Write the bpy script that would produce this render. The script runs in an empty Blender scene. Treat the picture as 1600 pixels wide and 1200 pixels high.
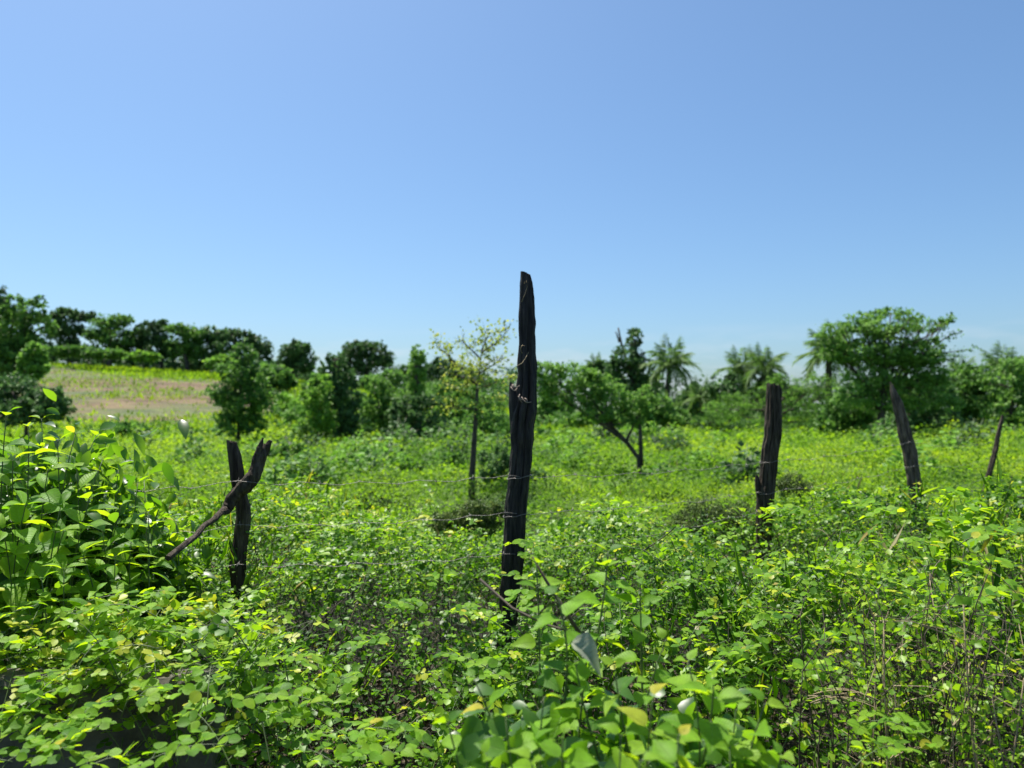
import bpy, math, random
import numpy as np
from mathutils import Vector, Matrix

R = math.radians
S = bpy.context.scene
COL = S.collection
rng = np.random.default_rng(7)
random.seed(7)

# ------------------------------------------------------------------ camera
EYE = 1.6
FOV = R(68.0)
F_PX = 800 / math.tan(FOV / 2)
PITCH = math.atan(40 / F_PX)
cam_d = bpy.data.cameras.new('camera')
cam_d.sensor_width = 36
cam_d.angle = FOV
cam_d.clip_start = 0.05
cam_d.clip_end = 3000
cam_d.dof.use_dof = True
cam_d.dof.focus_distance = 2.5
cam_d.dof.aperture_fstop = 2.8
cam = bpy.data.objects.new('camera', cam_d)
COL.objects.link(cam)
cam.location = (0, 0, EYE)
cam.rotation_euler = (R(90) + PITCH, 0, 0)
S.camera = cam

# ------------------------------------------------------------------ light
SUN_EL, SUN_AZ = R(66), R(-40)          # azimuth from +Y, negative = to the left
w = bpy.data.worlds.new('World')
S.world = w
w.use_nodes = True
nt = w.node_tree
bg = nt.nodes['Background']
sky = nt.nodes.new('ShaderNodeTexSky')
sky.sky_type = 'NISHITA'
sky.sun_disc = False
sky.sun_elevation = SUN_EL
sky.sun_rotation = SUN_AZ
sky.altitude = 0
sky.air_density = 1.0
sky.dust_density = 1.5
sky.ozone_density = 10
tintn = nt.nodes.new('ShaderNodeMix'); tintn.data_type = 'RGBA'; tintn.blend_type = 'MULTIPLY'; tintn.inputs[0].default_value = 1
tintn.inputs[7].default_value = (1.03, 1.08, 1.01, 1)
nt.links.new(sky.outputs[0], tintn.inputs[6]); 
# a few faint low cloud wisps all round the horizon
tco = nt.nodes.new('ShaderNodeTexCoord'); sxyz = nt.nodes.new('ShaderNodeSeparateXYZ'); nt.links.new(tco.outputs['Generated'], sxyz.inputs[0])
mpc = nt.nodes.new('ShaderNodeMapping'); mpc.inputs['Scale'].default_value = (5, 5, 26); nt.links.new(tco.outputs['Generated'], mpc.inputs[0])
nzc = nt.nodes.new('ShaderNodeTexNoise'); nzc.inputs['Scale'].default_value = 1.6; nzc.inputs['Detail'].default_value = 7; nt.links.new(mpc.outputs[0], nzc.inputs['Vector'])
rc = nt.nodes.new('ShaderNodeMapRange'); nt.links.new(nzc.outputs[0], rc.inputs[0]); rc.inputs[1].default_value = .5; rc.inputs[2].default_value = .68; rc.inputs[4].default_value = .5
rb = nt.nodes.new('ShaderNodeMapRange'); nt.links.new(sxyz.outputs[2], rb.inputs[0]); rb.inputs[1].default_value = .11; rb.inputs[2].default_value = .05
mc = nt.nodes.new('ShaderNodeMath'); mc.operation = 'MULTIPLY'; nt.links.new(rc.outputs[0], mc.inputs[0]); nt.links.new(rb.outputs[0], mc.inputs[1])
mixc = nt.nodes.new('ShaderNodeMix'); mixc.data_type = 'RGBA'; nt.links.new(mc.outputs[0], mixc.inputs[0]); nt.links.new(tintn.outputs[2], mixc.inputs[6]); mixc.inputs[7].default_value = (5.2, 5.6, 6.2, 1)
nt.links.new(mixc.outputs[2], bg.inputs[0])
bg.inputs[1].default_value = 0.08

sd = bpy.data.lights.new('sun', 'SUN')
sd.energy = 5.0
sd.angle = R(0.5)
sd.color = (1.0, 0.95, 0.86)
sun = bpy.data.objects.new('sun', sd)
COL.objects.link(sun)
to_sun = Vector((math.sin(SUN_AZ) * math.cos(SUN_EL), math.cos(SUN_AZ) * math.cos(SUN_EL), math.sin(SUN_EL)))
sun.rotation_euler = to_sun.to_track_quat('Z', 'Y').to_euler()

S.view_settings.view_transform = 'Standard'
S.view_settings.look = 'None'
S.view_settings.gamma = 1
S.view_settings.exposure = 0.95
S.view_settings.use_curve_mapping = False
S.render.engine = 'CYCLES'
S.cycles.max_bounces = 6
S.cycles.transmission_bounces = 4
S.cycles.diffuse_bounces = 3
S.cycles.glossy_bounces = 2

# ------------------------------------------------------------------ helpers
def ray(px, py):
    """direction (world, unit forward depth y=1) through a photo position"""
    x = (px - 800) / F_PX
    z = (600 - py) / F_PX
    c, s = math.cos(PITCH), math.sin(PITCH)
    y2 = c - z * s
    z2 = s + z * c
    return Vector((x / y2, 1.0, z2 / y2))

def at(px, py, D):
    d = ray(px, py)
    return Vector((d.x * D, D, EYE + d.z * D))

def _hash(ix, iy, seed):
    h = (ix.astype(np.int64) * 374761393 + iy.astype(np.int64) * 668265263 + seed * 1442695041) & 0xffffffff
    h = ((h ^ (h >> 13)) * 1274126177) & 0xffffffff
    return ((h ^ (h >> 16)) & 0xffff) / 65535.0

def noise(x, y, seed=0):
    x = np.asarray(x, float); y = np.asarray(y, float)
    ix, iy = np.floor(x), np.floor(y)
    fx, fy = x - ix, y - iy
    fx = fx * fx * (3 - 2 * fx); fy = fy * fy * (3 - 2 * fy)
    a, b = _hash(ix, iy, seed), _hash(ix + 1, iy, seed)
    c, d = _hash(ix, iy + 1, seed), _hash(ix + 1, iy + 1, seed)
    return (a * (1 - fx) + b * fx) * (1 - fy) + (c * (1 - fx) + d * fx) * fy

def fbm(x, y, seed=0, o=3):
    r, a, t = 0, 1.0, 0
    for k in range(o):
        r = r + a * noise(x * 2 ** k, y * 2 ** k, seed + k * 17); t += a; a *= .5
    return r / t

def sstep(a, b, x):
    t = np.clip((np.asarray(x, float) - a) / (b - a), 0, 1)
    return t * t * (3 - 2 * t)

def tag(o, label=None, cat=None, group=None, kind=None):
    if label: o['label'] = label
    if cat: o['category'] = cat
    if group: o['group'] = group
    if kind: o['kind'] = kind
    return o

def empty(name, loc, label=None, cat=None, group=None):
    o = bpy.data.objects.new(name, None)
    o.empty_display_size = 0.1
    COL.objects.link(o)
    o.location = loc
    return tag(o, label, cat, group)

def link(name, me, mat=None, parent=None, world=True):
    """me's coordinates are in world space; under a parent they are kept there"""
    if mat is not None and not me.materials: me.materials.append(mat)
    o = bpy.data.objects.new(name, me)
    COL.objects.link(o)
    if parent is not None:
        o.parent = parent
        if world:
            o.location = -Vector(parent.location)
    return o

def mesh_np(name, V, F, smooth=False, attrs=None):
    """V (n,3), F (m,k)"""
    me = bpy.data.meshes.new(name)
    V = np.ascontiguousarray(V, dtype=np.float32); F = np.ascontiguousarray(F, dtype=np.int32)
    me.vertices.add(len(V)); me.vertices.foreach_set('co', V.ravel())
    k = F.shape[1]
    me.loops.add(F.size); me.loops.foreach_set('vertex_index', F.ravel())
    me.polygons.add(len(F))
    me.polygons.foreach_set('loop_start', np.arange(0, F.size, k, dtype=np.int32))
    me.polygons.foreach_set('loop_total', np.full(len(F), k, dtype=np.int32))
    if smooth: me.polygons.foreach_set('use_smooth', np.ones(len(F), dtype=bool))
    me.update(calc_edges=True)
    for an, (ty, arr) in (attrs or {}).items():
        a = me.attributes.new(an, ty, 'POINT')
        a.data.foreach_set('value' if ty == 'FLOAT' else 'vector', np.ascontiguousarray(arr, dtype=np.float32).ravel())
    return me

def unit(a):
    return a / np.maximum(np.linalg.norm(a, axis=-1, keepdims=True), 1e-9)

# leaf templates: verts (x across, y along, z up), unit length ---------------
def leaf_template(ts, ws, fold=.18, droop=.18):
    n = len(ts)
    V = [(0, 0, 0)]
    for t in ts: V.append((0, t, -droop * t * t))
    V.append((0, 1, -droop))
    for sgn in (-1, 1):
        for t, ww in zip(ts, ws): V.append((sgn * ww, t, fold * ww - droop * t * t))
    F = []
    for s_i, sgn in enumerate((-1, 1)):
        e = lambda k: 2 + n + s_i * n + k
        def tri(a, b, c): F.append((a, b, c) if sgn < 0 else (a, c, b))
        tri(0, 1, e(0))
        for k in range(n - 1):
            tri(1 + k, 2 + k, e(k + 1)); tri(1 + k, e(k + 1), e(k))
        tri(n, n + 1, e(n - 1))
    return np.array(V, float), np.array(F, int)

T_ROUND = leaf_template([.3, .75], [.42, .42], .22, .1)
T_OVATE = leaf_template([.12, .3, .55, .8], [.25, .38, .33, .17], .25, .3)
T_LONG = leaf_template([.1, .3, .55, .8], [.09, .19, .2, .12], .3, .35)
T_QUAD = (np.array([(0, 0, 0), (.42, .5, .06), (0, 1, -.08), (-.42, .5, .06)]), np.array([(0, 1, 2), (0, 2, 3)]))
T_NARROW = (np.array([(0, 0, 0), (.16, .45, .03), (0, 1, -.15), (-.16, .45, .03)]), np.array([(0, 1, 2), (0, 2, 3)]))

def leaves_mesh(name, P, Fd, N, L, tmpl, tint, wid=1.0):
    """P base points, Fd forward, N normals, L lengths"""
    TV, TF = tmpl
    Fd = unit(Fd); X = unit(np.cross(Fd, N)); Z = np.cross(X, Fd)
    L = np.broadcast_to(np.asarray(L, float), (len(P),))
    wv = np.broadcast_to(np.asarray(wid, float), (len(P),))
    V = P[:, None, :] + L[:, None, None] * (
        (TV[None, :, 0] * wv[:, None])[:, :, None] * X[:, None, :] + TV[None, :, 1, None] * Fd[:, None, :] + TV[None, :, 2, None] * Z[:, None, :])
    k = len(TV)
    Fc = TF[None] + (np.arange(len(P)) * k)[:, None, None]
    tn = np.repeat(np.asarray(tint, float), k)
    luv = np.zeros((len(P), k, 3)); luv[:, :, :] = TV[None]
    return mesh_np(name, V.reshape(-1, 3), Fc.reshape(-1, 3), False,
                   {'tint': ('FLOAT', tn), 'luv': ('FLOAT_VECTOR', luv.reshape(-1, 3))})

def rand_dirs(n, upbias=0.0, r=None):
    r = r or rng
    d = r.normal(size=(n, 3)); d = unit(d)
    d[:, 2] += upbias
    return unit(d)

class Tubes:
    """many thin tubes collected in one mesh"""
    def __init__(s): s.V = []; s.F = []; s.n = 0
    def add(s, pts, r0, r1=None, sides=5, radii=None, cap=True):
        pts = np.asarray([tuple(p) for p in pts], float); m = len(pts)
        r1 = r0 if r1 is None else r1
        rr = np.linspace(r0, r1, m) if radii is None else np.asarray(radii, float)
        T = unit(np.gradient(pts, axis=0))
        ref = np.array([0., 0., 1.]) if abs(T[0][2]) < .9 else np.array([1., 0., 0.])
        A = unit(np.cross(T, ref)); B = np.cross(T, A)
        a = np.arange(sides) * 2 * math.pi / sides
        ring = pts[:, None] + rr[:, None, None] * (np.cos(a)[None, :, None] * A[:, None] + np.sin(a)[None, :, None] * B[:, None])
        V = ring.reshape(-1, 3)
        F = []
        for i in range(m - 1):
            for j in range(sides):
                j2 = (j + 1) % sides
                F.append((i * sides + j, i * sides + j2, (i + 1) * sides + j2, (i + 1) * sides + j))
        if cap:
            V = np.vstack([V, pts[0], pts[-1]])
            c0, c1 = len(V) - 2, len(V) - 1
            for j in range(sides):
                j2 = (j + 1) % sides
                F.append((c0, j2, j, j)); F.append((c1, (m - 1) * sides + j, (m - 1) * sides + j2, (m - 1) * sides + j2))
        s.V.append(V); s.F += [tuple(i + s.n for i in f) for f in F]; s.n += len(V)
    def build(s, name, mat, parent=None, smooth=True):
        V = np.vstack(s.V)
        F = [f if len(set(f)) == 4 else tuple(dict.fromkeys(f)) for f in s.F]
        me = bpy.data.meshes.new(name)
        me.from_pydata(V.tolist(), [], F)
        if smooth: me.polygons.foreach_set('use_smooth', [True] * len(me.polygons))
        me.update()
        return link(name, me, mat, parent)

def bez(p0, p1, p2, n=7):
    p0, p1, p2 = Vector(p0), Vector(p1), Vector(p2)
    return [p0 * (1 - t) ** 2 + p1 * 2 * t * (1 - t) + p2 * t * t for t in [i / (n - 1) for i in range(n)]]

# ------------------------------------------------------------------ materials
def new_mat(name):
    m = bpy.data.materials.new(name); m.use_nodes = True
    return m, m.node_tree, m.node_tree.nodes, m.node_tree.links

def leaf_mat(name, cols, trans, rough=.45, tfac=.45, obj_tint=False, veins=False, spec=.5):
    m, t, N, K = new_mat(name)
    p = N['Principled BSDF']; out = N['Material Output']
    if obj_tint:
        info = N.new('ShaderNodeObjectInfo'); src = info.outputs['Random']
    else:
        a = N.new('ShaderNodeAttribute'); a.attribute_name = 'tint'; src = a.outputs['Fac']
    def ramp(cs):
        r = N.new('ShaderNodeValToRGB')
        els = r.color_ramp.elements
        els[0].position = cs[0][0]; els[0].color = (*cs[0][1], 1)
        els[1].position = cs[-1][0]; els[1].color = (*cs[-1][1], 1)
        for pos, c in cs[1:-1]:
            els.new(pos).color = (*c, 1)
        K.new(src, r.inputs[0]); return r.outputs[0]
    c1, c2 = ramp(cols), ramp(trans)
    if veins:
        la = N.new('ShaderNodeAttribute'); la.attribute_name = 'luv'
        sx = N.new('ShaderNodeSeparateXYZ'); K.new(la.outputs['Vector'], sx.inputs[0])
        ab = N.new('ShaderNodeMath'); ab.operation = 'ABSOLUTE'; K.new(sx.outputs[0], ab.inputs[0])
        # side veins: fract((y - .7|x|)*9)
        m1 = N.new('ShaderNodeMath'); m1.operation = 'MULTIPLY_ADD'; K.new(ab.outputs[0], m1.inputs[0]); m1.inputs[1].default_value = -.8; K.new(sx.outputs[1], m1.inputs[2])
        m2 = N.new('ShaderNodeMath'); m2.operation = 'MULTIPLY'; K.new(m1.outputs[0], m2.inputs[0]); m2.inputs[1].default_value = 9
        m3 = N.new('ShaderNodeMath'); m3.operation = 'PINGPONG'; K.new(m2.outputs[0], m3.inputs[0]); m3.inputs[1].default_value = .5
        mr = N.new('ShaderNodeMapRange'); K.new(m3.outputs[0], mr.inputs[0]); mr.inputs[1].default_value = 0.0; mr.inputs[2].default_value = .1; mr.inputs[3].default_value = 1; mr.inputs[4].default_value = 0
        mb = N.new('ShaderNodeMapRange'); K.new(ab.outputs[0], mb.inputs[0]); mb.inputs[1].default_value = .008; mb.inputs[2].default_value = .02; mb.inputs[3].default_value = 1; mb.inputs[4].default_value = 0
        mx = N.new('ShaderNodeMath'); mx.operation = 'MAXIMUM'; K.new(mr.outputs[0], mx.inputs[0]); K.new(mb.outputs[0], mx.inputs[1])
        sc = N.new('ShaderNodeMath'); sc.operation = 'MULTIPLY'; K.new(mx.outputs[0], sc.inputs[0]); sc.inputs[1].default_value = .35
        mix = N.new('ShaderNodeMix'); mix.data_type = 'RGBA'; K.new(sc.outputs[0], mix.inputs[0]); K.new(c1, mix.inputs[6]); mix.inputs[7].default_value = (.22, .32, .1, 1)
        c1 = mix.outputs[2]
        bm = N.new('ShaderNodeBump'); bm.inputs['Strength'].default_value = .5; bm.inputs['Distance'].default_value = .003; bm.invert = True
        K.new(mx.outputs[0], bm.inputs['Height']); K.new(bm.outputs[0], p.inputs['Normal'])
    # blotchy natural variation
    nz = N.new('ShaderNodeTexNoise'); nz.inputs['Scale'].default_value = 45 if veins else 14
    geo = N.new('ShaderNodeNewGeometry'); K.new(geo.outputs['Position'], nz.inputs['Vector'])
    mrn = N.new('ShaderNodeMapRange'); K.new(nz.outputs[0], mrn.inputs[0]); mrn.inputs[1].default_value = .3; mrn.inputs[2].default_value = .7; mrn.inputs[3].default_value = .75; mrn.inputs[4].default_value = 1.2
    mm = N.new('ShaderNodeMix'); mm.data_type = 'RGBA'; mm.blend_type = 'MULTIPLY'; mm.inputs[0].default_value = 1
    K.new(c1, mm.inputs[6]); K.new(mrn.outputs[0], mm.inputs[7]); c1 = mm.outputs[2]
    K.new(c1, p.inputs['Base Color'])
    p.inputs['Roughness'].default_value = rough
    p.inputs['Specular IOR Level'].default_value = spec
    tr = N.new('ShaderNodeBsdfTranslucent'); K.new(c2, tr.inputs[0])
    mixs = N.new('ShaderNodeMixShader'); mixs.inputs[0].default_value = tfac
    K.new(p.outputs[0], mixs.inputs[1]); K.new(tr.outputs[0], mixs.inputs[2]); K.new(mixs.outputs[0], out.inputs[0])
    return m

def bark_mat(name, dark, light, scale=(30, 30, 4), rough=.85, bump=.6, spec=.3):
    m, t, N, K = new_mat(name)
    p = N['Principled BSDF']
    tc = N.new('ShaderNodeTexCoord'); mp = N.new('ShaderNodeMapping'); mp.inputs['Scale'].default_value = scale
    K.new(tc.outputs['Object'], mp.inputs[0])
    nz = N.new('ShaderNodeTexNoise'); nz.inputs['Scale'].default_value = 1; nz.inputs['Detail'].default_value = 8; nz.inputs['Roughness'].default_value = .65
    K.new(mp.outputs[0], nz.inputs['Vector'])
    r = N.new('ShaderNodeValToRGB'); r.color_ramp.elements[0].position = .4; r.color_ramp.elements[0].color = (*dark, 1)
    r.color_ramp.elements[1].position = .68; r.color_ramp.elements[1].color = (*light, 1)
    K.new(nz.outputs[0], r.inputs[0]); K.new(r.outputs[0], p.inputs['Base Color'])
    p.inputs['Roughness'].default_value = rough; p.inputs['Specular IOR Level'].default_value = spec
    b = N.new('ShaderNodeBump'); b.inputs['Strength'].default_value = bump; b.inputs['Distance'].default_value = .01
    K.new(nz.outputs[0], b.inputs['Height']); K.new(b.outputs[0], p.inputs['Normal'])
    return m

def plain_mat(name, col, rough=.8, var=.3, scale=20, metal=0.0):
    m, t, N, K = new_mat(name)
    p = N['Principled BSDF']
    nz = N.new('ShaderNodeTexNoise'); nz.inputs['Scale'].default_value = scale; nz.inputs['Detail'].default_value = 6
    tc = N.new('ShaderNodeTexCoord'); K.new(tc.outputs['Object'], nz.inputs['Vector'])
    r = N.new('ShaderNodeValToRGB')
    r.color_ramp.elements[0].position = .3; r.color_ramp.elements[1].position = .7
    r.color_ramp.elements[0].color = (*[c * (1 - var) for c in col], 1); r.color_ramp.elements[1].color = (*[min(1, c * (1 + var)) for c in col], 1)
    K.new(nz.outputs[0], r.inputs[0]); K.new(r.outputs[0], p.inputs['Base Color'])
    p.inputs['Roughness'].default_value = rough; p.inputs['Metallic'].default_value = metal
    return m

# tints: 0 dark green .. .85 bright yellow-green .. 1 yellow / dry
M_vine = leaf_mat('vine_leaf', [(0, (.03, .08, .01)), (.3, (.07, .17, .014)), (.6, (.15, .3, .016)), (.88, (.28, .42, .03)), (.95, (.42, .42, .03)), (1, (.4, .36, .2))],
                  [(0, (.06, .16, .008)), (.3, (.16, .38, .01)), (.6, (.34, .6, .012)), (.88, (.48, .72, .02)), (.95, (.7, .68, .03)), (1, (.4, .33, .12))], rough=.44, tfac=.45, spec=.3)
M_field = leaf_mat('field_leaf', [(0, (.035, .08, .015)), (.3, (.07, .15, .018)), (.6, (.13, .24, .022)), (1, (.2, .31, .03))],
                   [(0, (.07, .18, .01)), (.3, (.16, .36, .012)), (.6, (.3, .54, .015)), (1, (.44, .62, .02))], rough=.6, tfac=.45, spec=.15)
M_broad = leaf_mat('broad_leaf', [(0, (.05, .13, .018)), (.4, (.14, .3, .018)), (.97, (.2, .34, .025)), (1, (.45, .4, .04))],
                   [(0, (.25, .55, .01)), (.4, (.5, .78, .01)), (.97, (.6, .8, .015)), (1, (.85, .7, .03))], rough=.5, tfac=.45, spec=.16, obj_tint=True, veins=True)
M_broad_shade = leaf_mat('broad_leaf_inner_shade', [(0, (.035, .09, .015)), (1, (.07, .16, .025))],
                      [(0, (.12, .32, .01)), (1, (.28, .52, .015))], rough=.38, tfac=.45)  # darker copy of the broad leaf, interior shade put into its colour
M_wither = leaf_mat('withered_leaf', [(0, (.3, .33, .24)), (1, (.36, .38, .28))], [(0, (.3, .36, .22)), (1, (.3, .36, .22))], rough=.8, tfac=.35, obj_tint=True, veins=True, spec=.1)
def far_mat(name, dark, mid, lite, tf=.4):
    dark, mid, lite = (tuple(c * q for c in v) for v, q in ((dark, 1.0), (mid, 1.6), (lite, 1.8)))
    k = 2.0; tf *= .75
    return leaf_mat(name, [(0, dark), (.5, mid), (1, lite)], [(0, tuple(min(.8, c * k) for c in dark)), (.5, tuple(min(.8, c * k) for c in mid)), (1, tuple(min(.8, c * k) for c in lite))], rough=.6, tfac=tf, spec=.3)
M_dark = far_mat('foliage_dark', (.02, .045, .014), (.034, .075, .02), (.06, .12, .03), .3)
M_mid = far_mat('foliage_mid', (.03, .075, .015), (.055, .125, .02), (.09, .17, .025), .4)
M_lite = far_mat('foliage_light', (.045, .11, .015), (.085, .18, .02), (.13, .22, .025), .45)
M_yell = far_mat('foliage_yellow', (.08, .12, .015), (.14, .19, .02), (.24, .24, .03), .45)
M_litter = leaf_mat('dead_litter', [(0, (.03, .022, .014)), (1, (.12, .085, .05))], [(0, (.03, .022, .01)), (1, (.1, .07, .03))], rough=.8, tfac=.2)
M_olive = far_mat('foliage_olive', (.028, .05, .014), (.055, .09, .02), (.1, .13, .03), .3)
M_palm = far_mat('palm_frond', (.035, .075, .018), (.06, .12, .022), (.12, .17, .04), .35)
M_bark = bark_mat('tree_bark', (.035, .028, .02), (.13, .11, .085), (12, 12, 3))
M_char = bark_mat('charred_wood', (.007, .006, .006), (.055, .045, .038), (60, 60, 7), .7, .9, .35)
M_post = bark_mat('weathered_post_wood', (.025, .018, .013), (.12, .095, .07), (60, 60, 6), .85, 1.0, .2)
M_post_grey = bark_mat('grey_post_wood', (.06, .046, .035), (.25, .19, .14), (50, 50, 6), .85, 1.0, .2)
M_stem = plain_mat('green_stem', (.07, .11, .03), .6, .3, 30)
M_twig = plain_mat('brown_twig', (.05, .037, .024), .8, .5, 12)
M_dry = plain_mat('dry_straw_twig', (.32, .25, .15), .8, .3, 12)
M_wire = plain_mat('galvanised_wire', (.24, .22, .2), .6, .3, 40, .3)
M_soil = plain_mat('soil', (.07, .05, .035), .95, .4, 6)

# ------------------------------------------------------------------ terrain
def hill(x, y):
    x = np.asarray(x, float); y = np.asarray(y, float)
    t = x / np.maximum(y, 5)
    A = np.interp(t, [-1.2, -.9, -.62, -.5, -.34, -.2, -.08, .05, .3], [11.5, 10.5, 8.6, 7.9, 6.9, 4.6, 2.6, .8, 0])
    s = sstep(36, 118, np.asarray(y)) * .55 + .45 * np.clip((y - 36) / 82, 0, 1)
    return A * s

def terrain(x, y):
    return hill(x, y) + .25 * (fbm(np.asarray(x) * .12, np.asarray(y) * .12, 3) - .5) * sstep(8, 20, y)

def canopy(x, y):
    """top of the creeper thicket above z=0 (near) / terrain (far)"""
    x = np.asarray(x, float); y = np.asarray(y, float)
    t = x / np.maximum(y, .8)
    near = .22 + .70 * sstep(1.55, 2.95, y)
    # right-hand mound has a steep face towards the road
    rgt = sstep(.35, .6, t)
    near = near * (1 - rgt) + rgt * (.18 + .82 * sstep(1.75, 2.75, y))
    far = .42 + .27 * sstep(.12, .5, t)
    m = sstep(3.6, 8.5, y)
    h = near * (1 - m) + far * m
    h = h + (fbm(x * 1.5, y * 1.5, 11, 3) - .5) * (.78 - .16 * m) + (noise(x * 4.5, y * 4.5, 31) - .5) * .12
    def g(cx, cy, a, sx, sy): return a * np.exp(-((x - cx) / sx) ** 2 - ((y - cy) / sy) ** 2)
    h = h + g(-1.75, 6.0, .42, .55, .7) + g(2.4, 4.0, .08, 1.3, .8) + g(1.24, 3.85, -.42, .34, .75) + g(2.8, 5.2, -.3, .55, 1.0) + g(5.0, 7.8, -.12, 1.2, 1.2) + g(-.03, 3.1, -.28, .22, .3) + g(-1.45, 2.55, .16, .55, .35)
    return h + terrain(x, y)

def grid_sheet(name, xs, ys, zf, mat):
    X, Y = np.meshgrid(xs, ys)
    Z = zf(X, Y)
    V = np.stack([X, Y, Z], -1).reshape(-1, 3)
    nx = len(xs)
    i, j = np.meshgrid(np.arange(nx - 1), np.arange(len(ys) - 1))
    a = (j * nx + i).ravel()
    F = np.stack([a, a + 1, a + nx + 1, a + nx], -1)
    return link(name, mesh_np(name, V, F, True), mat)

def ground_material():
    m, t, N, K = new_mat('ground_earth_and_grass')
    p = N['Principled BSDF']; geo = N.new('ShaderNodeNewGeometry')
    n1 = N.new('ShaderNodeTexNoise'); n1.inputs['Scale'].default_value = .25; n1.inputs['Detail'].default_value = 10; n1.inputs['Roughness'].default_value = .7
    K.new(geo.outputs['Position'], n1.inputs['Vector'])
    r = N.new('ShaderNodeValToRGB'); e = r.color_ramp.elements
    e[0].position = .35; e[0].color = (.045, .08, .02, 1); e[1].position = .7; e[1].color = (.15, .19, .035, 1)
    x = e.new(.52); x.color = (.08, .14, .022, 1)
    K.new(n1.outputs[0], r.inputs[0])
    # near the camera bare soil, its colour blackened for the shade under the creepers
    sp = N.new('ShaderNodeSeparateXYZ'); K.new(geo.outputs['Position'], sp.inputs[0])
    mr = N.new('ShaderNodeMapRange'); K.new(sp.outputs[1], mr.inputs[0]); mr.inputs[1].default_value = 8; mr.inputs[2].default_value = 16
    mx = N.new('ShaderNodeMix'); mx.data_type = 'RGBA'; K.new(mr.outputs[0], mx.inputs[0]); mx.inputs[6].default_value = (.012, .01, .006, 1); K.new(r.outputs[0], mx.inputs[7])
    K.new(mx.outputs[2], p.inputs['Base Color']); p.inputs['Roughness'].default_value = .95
    n2 = N.new('ShaderNodeTexNoise'); n2.inputs['Scale'].default_value = 3; n2.inputs['Detail'].default_value = 8; K.new(geo.outputs['Position'], n2.inputs['Vector'])
    b = N.new('ShaderNodeBump'); b.inputs['Strength'].default_value = .8; b.inputs['Distance'].default_value = .3; K.new(n2.outputs[0], b.inputs['Height']); K.new(b.outputs[0], p.inputs['Normal'])
    return m
xs = np.concatenate([np.linspace(-1800, -220, 12), np.linspace(-200, 200, 161), np.linspace(220, 1800, 12)])
ys = np.concatenate([np.linspace(-40, 20, 16), np.linspace(22, 240, 110), np.linspace(260, 2400, 14)])
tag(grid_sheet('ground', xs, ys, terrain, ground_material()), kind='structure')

# ploughed field on the slope
def field_material():
    m, t, N, K = new_mat('ploughed_earth')
    p = N['Principled BSDF']; geo = N.new('ShaderNodeNewGeometry')
    def nz(scale, detail, vs, rough=.65):
        mp = N.new('ShaderNodeMapping'); mp.inputs['Scale'].default_value = vs; mp.inputs['Rotation'].default_value = (0, 0, .25)
        K.new(geo.outputs['Position'], mp.inputs[0])
        q = N.new('ShaderNodeTexNoise'); q.inputs['Scale'].default_value = scale; q.inputs['Detail'].default_value = detail; q.inputs['Roughness'].default_value = rough
        K.new(mp.outputs[0], q.inputs['Vector']); return q.outputs[0]
    def ramp(src, a, ca, b, cb):
        r = N.new('ShaderNodeValToRGB'); e = r.color_ramp.elements
        e[0].position = a; e[0].color = (*ca, 1); e[1].position = b; e[1].color = (*cb, 1); K.new(src, r.inputs[0]); return r.outputs[0]
    earth = ramp(nz(1, 8, (.22, .5, .3)), .42, (.07, .04, .018), .58, (.15, .105, .048))
    green = ramp(nz(1, 8, (.5, .8, .5)), .4, (.035, .06, .015), .6, (.1, .125, .03))
    mask = ramp(nz(1, 10, (.06, .13, .3), .7), .44, (0, 0, 0), .56, (1, 1, 1))
    mx = N.new('ShaderNodeMix'); mx.data_type = 'RGBA'; K.new(mask, mx.inputs[0]); K.new(earth, mx.inputs[6]); K.new(green, mx.inputs[7])
    K.new(mx.outputs[2], p.inputs['Base Color']); p.inputs['Roughness'].default_value = .95
    n2 = N.new('ShaderNodeTexNoise'); n2.inputs['Scale'].default_value = 2.2; n2.inputs['Detail'].default_value = 8; K.new(geo.outputs['Position'], n2.inputs['Vector'])
    b = N.new('ShaderNodeBump'); b.inputs['Strength'].default_value = .9; b.inputs['Distance'].default_value = .25; K.new(n2.outputs[0], b.inputs['Height']); K.new(b.outputs[0], p.inputs['Normal'])
    return m

def hit(px, py, off=0.0):
    """where the line of sight through a photo position meets the terrain"""
    d = ray(px, py); D = 6.0
    while D < 170:
        if EYE + d.z * D <= float(terrain(d.x * D, D)) + off: return D
        D *= 1.004
    return 118.0
fx0 = [-70, 60, 95, 140, 200, 260, 330, 380, 440, 475]
ftop = [560, 568, 575, 582, 589, 593, 595, 603, 614, 630]
fbot = [662, 664, 668, 668, 668, 668, 668, 664, 655, 640]
V = []; nr = 26
cols_px = np.linspace(-70, 475, 80)
for i, px in enumerate(cols_px):
    jit = 2.5 * (noise(px * .07, 0, 5) - .5) * 2
    d0 = hit(px, np.interp(px, fx0, fbot) + jit * 1.5); d1 = hit(px, np.interp(px, fx0, ftop) + jit)
    for k in range(nr):
        D = d0 + (d1 - d0) * k / (nr - 1)
        x = ray(px, 640).x * D
        V.append((x, D, float(terrain(x, D)) + .12 + (0.0 if 0 < k < nr - 1 and 0 < i < 79 else -.5)))
F = [(i * nr + k, (i + 1) * nr + k, (i + 1) * nr + k + 1, i * nr + k + 1) for i in range(79) for k in range(nr - 1)]
tag(link('ploughed_field', mesh_np('ploughed_field', np.array(V), np.array(F), True), field_material()), kind='structure')
FIELD = (fx0, ftop, fbot)
def in_field(x, y):
    """mask of points on the ploughed field"""
    z = terrain(x, y)
    px = 800 + F_PX * x / y; py = 640 - F_PX * (z - EYE) / y
    return (px < 475) & (py > np.interp(px, fx0, ftop)) & (py < np.interp(px, fx0, fbot))

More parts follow.
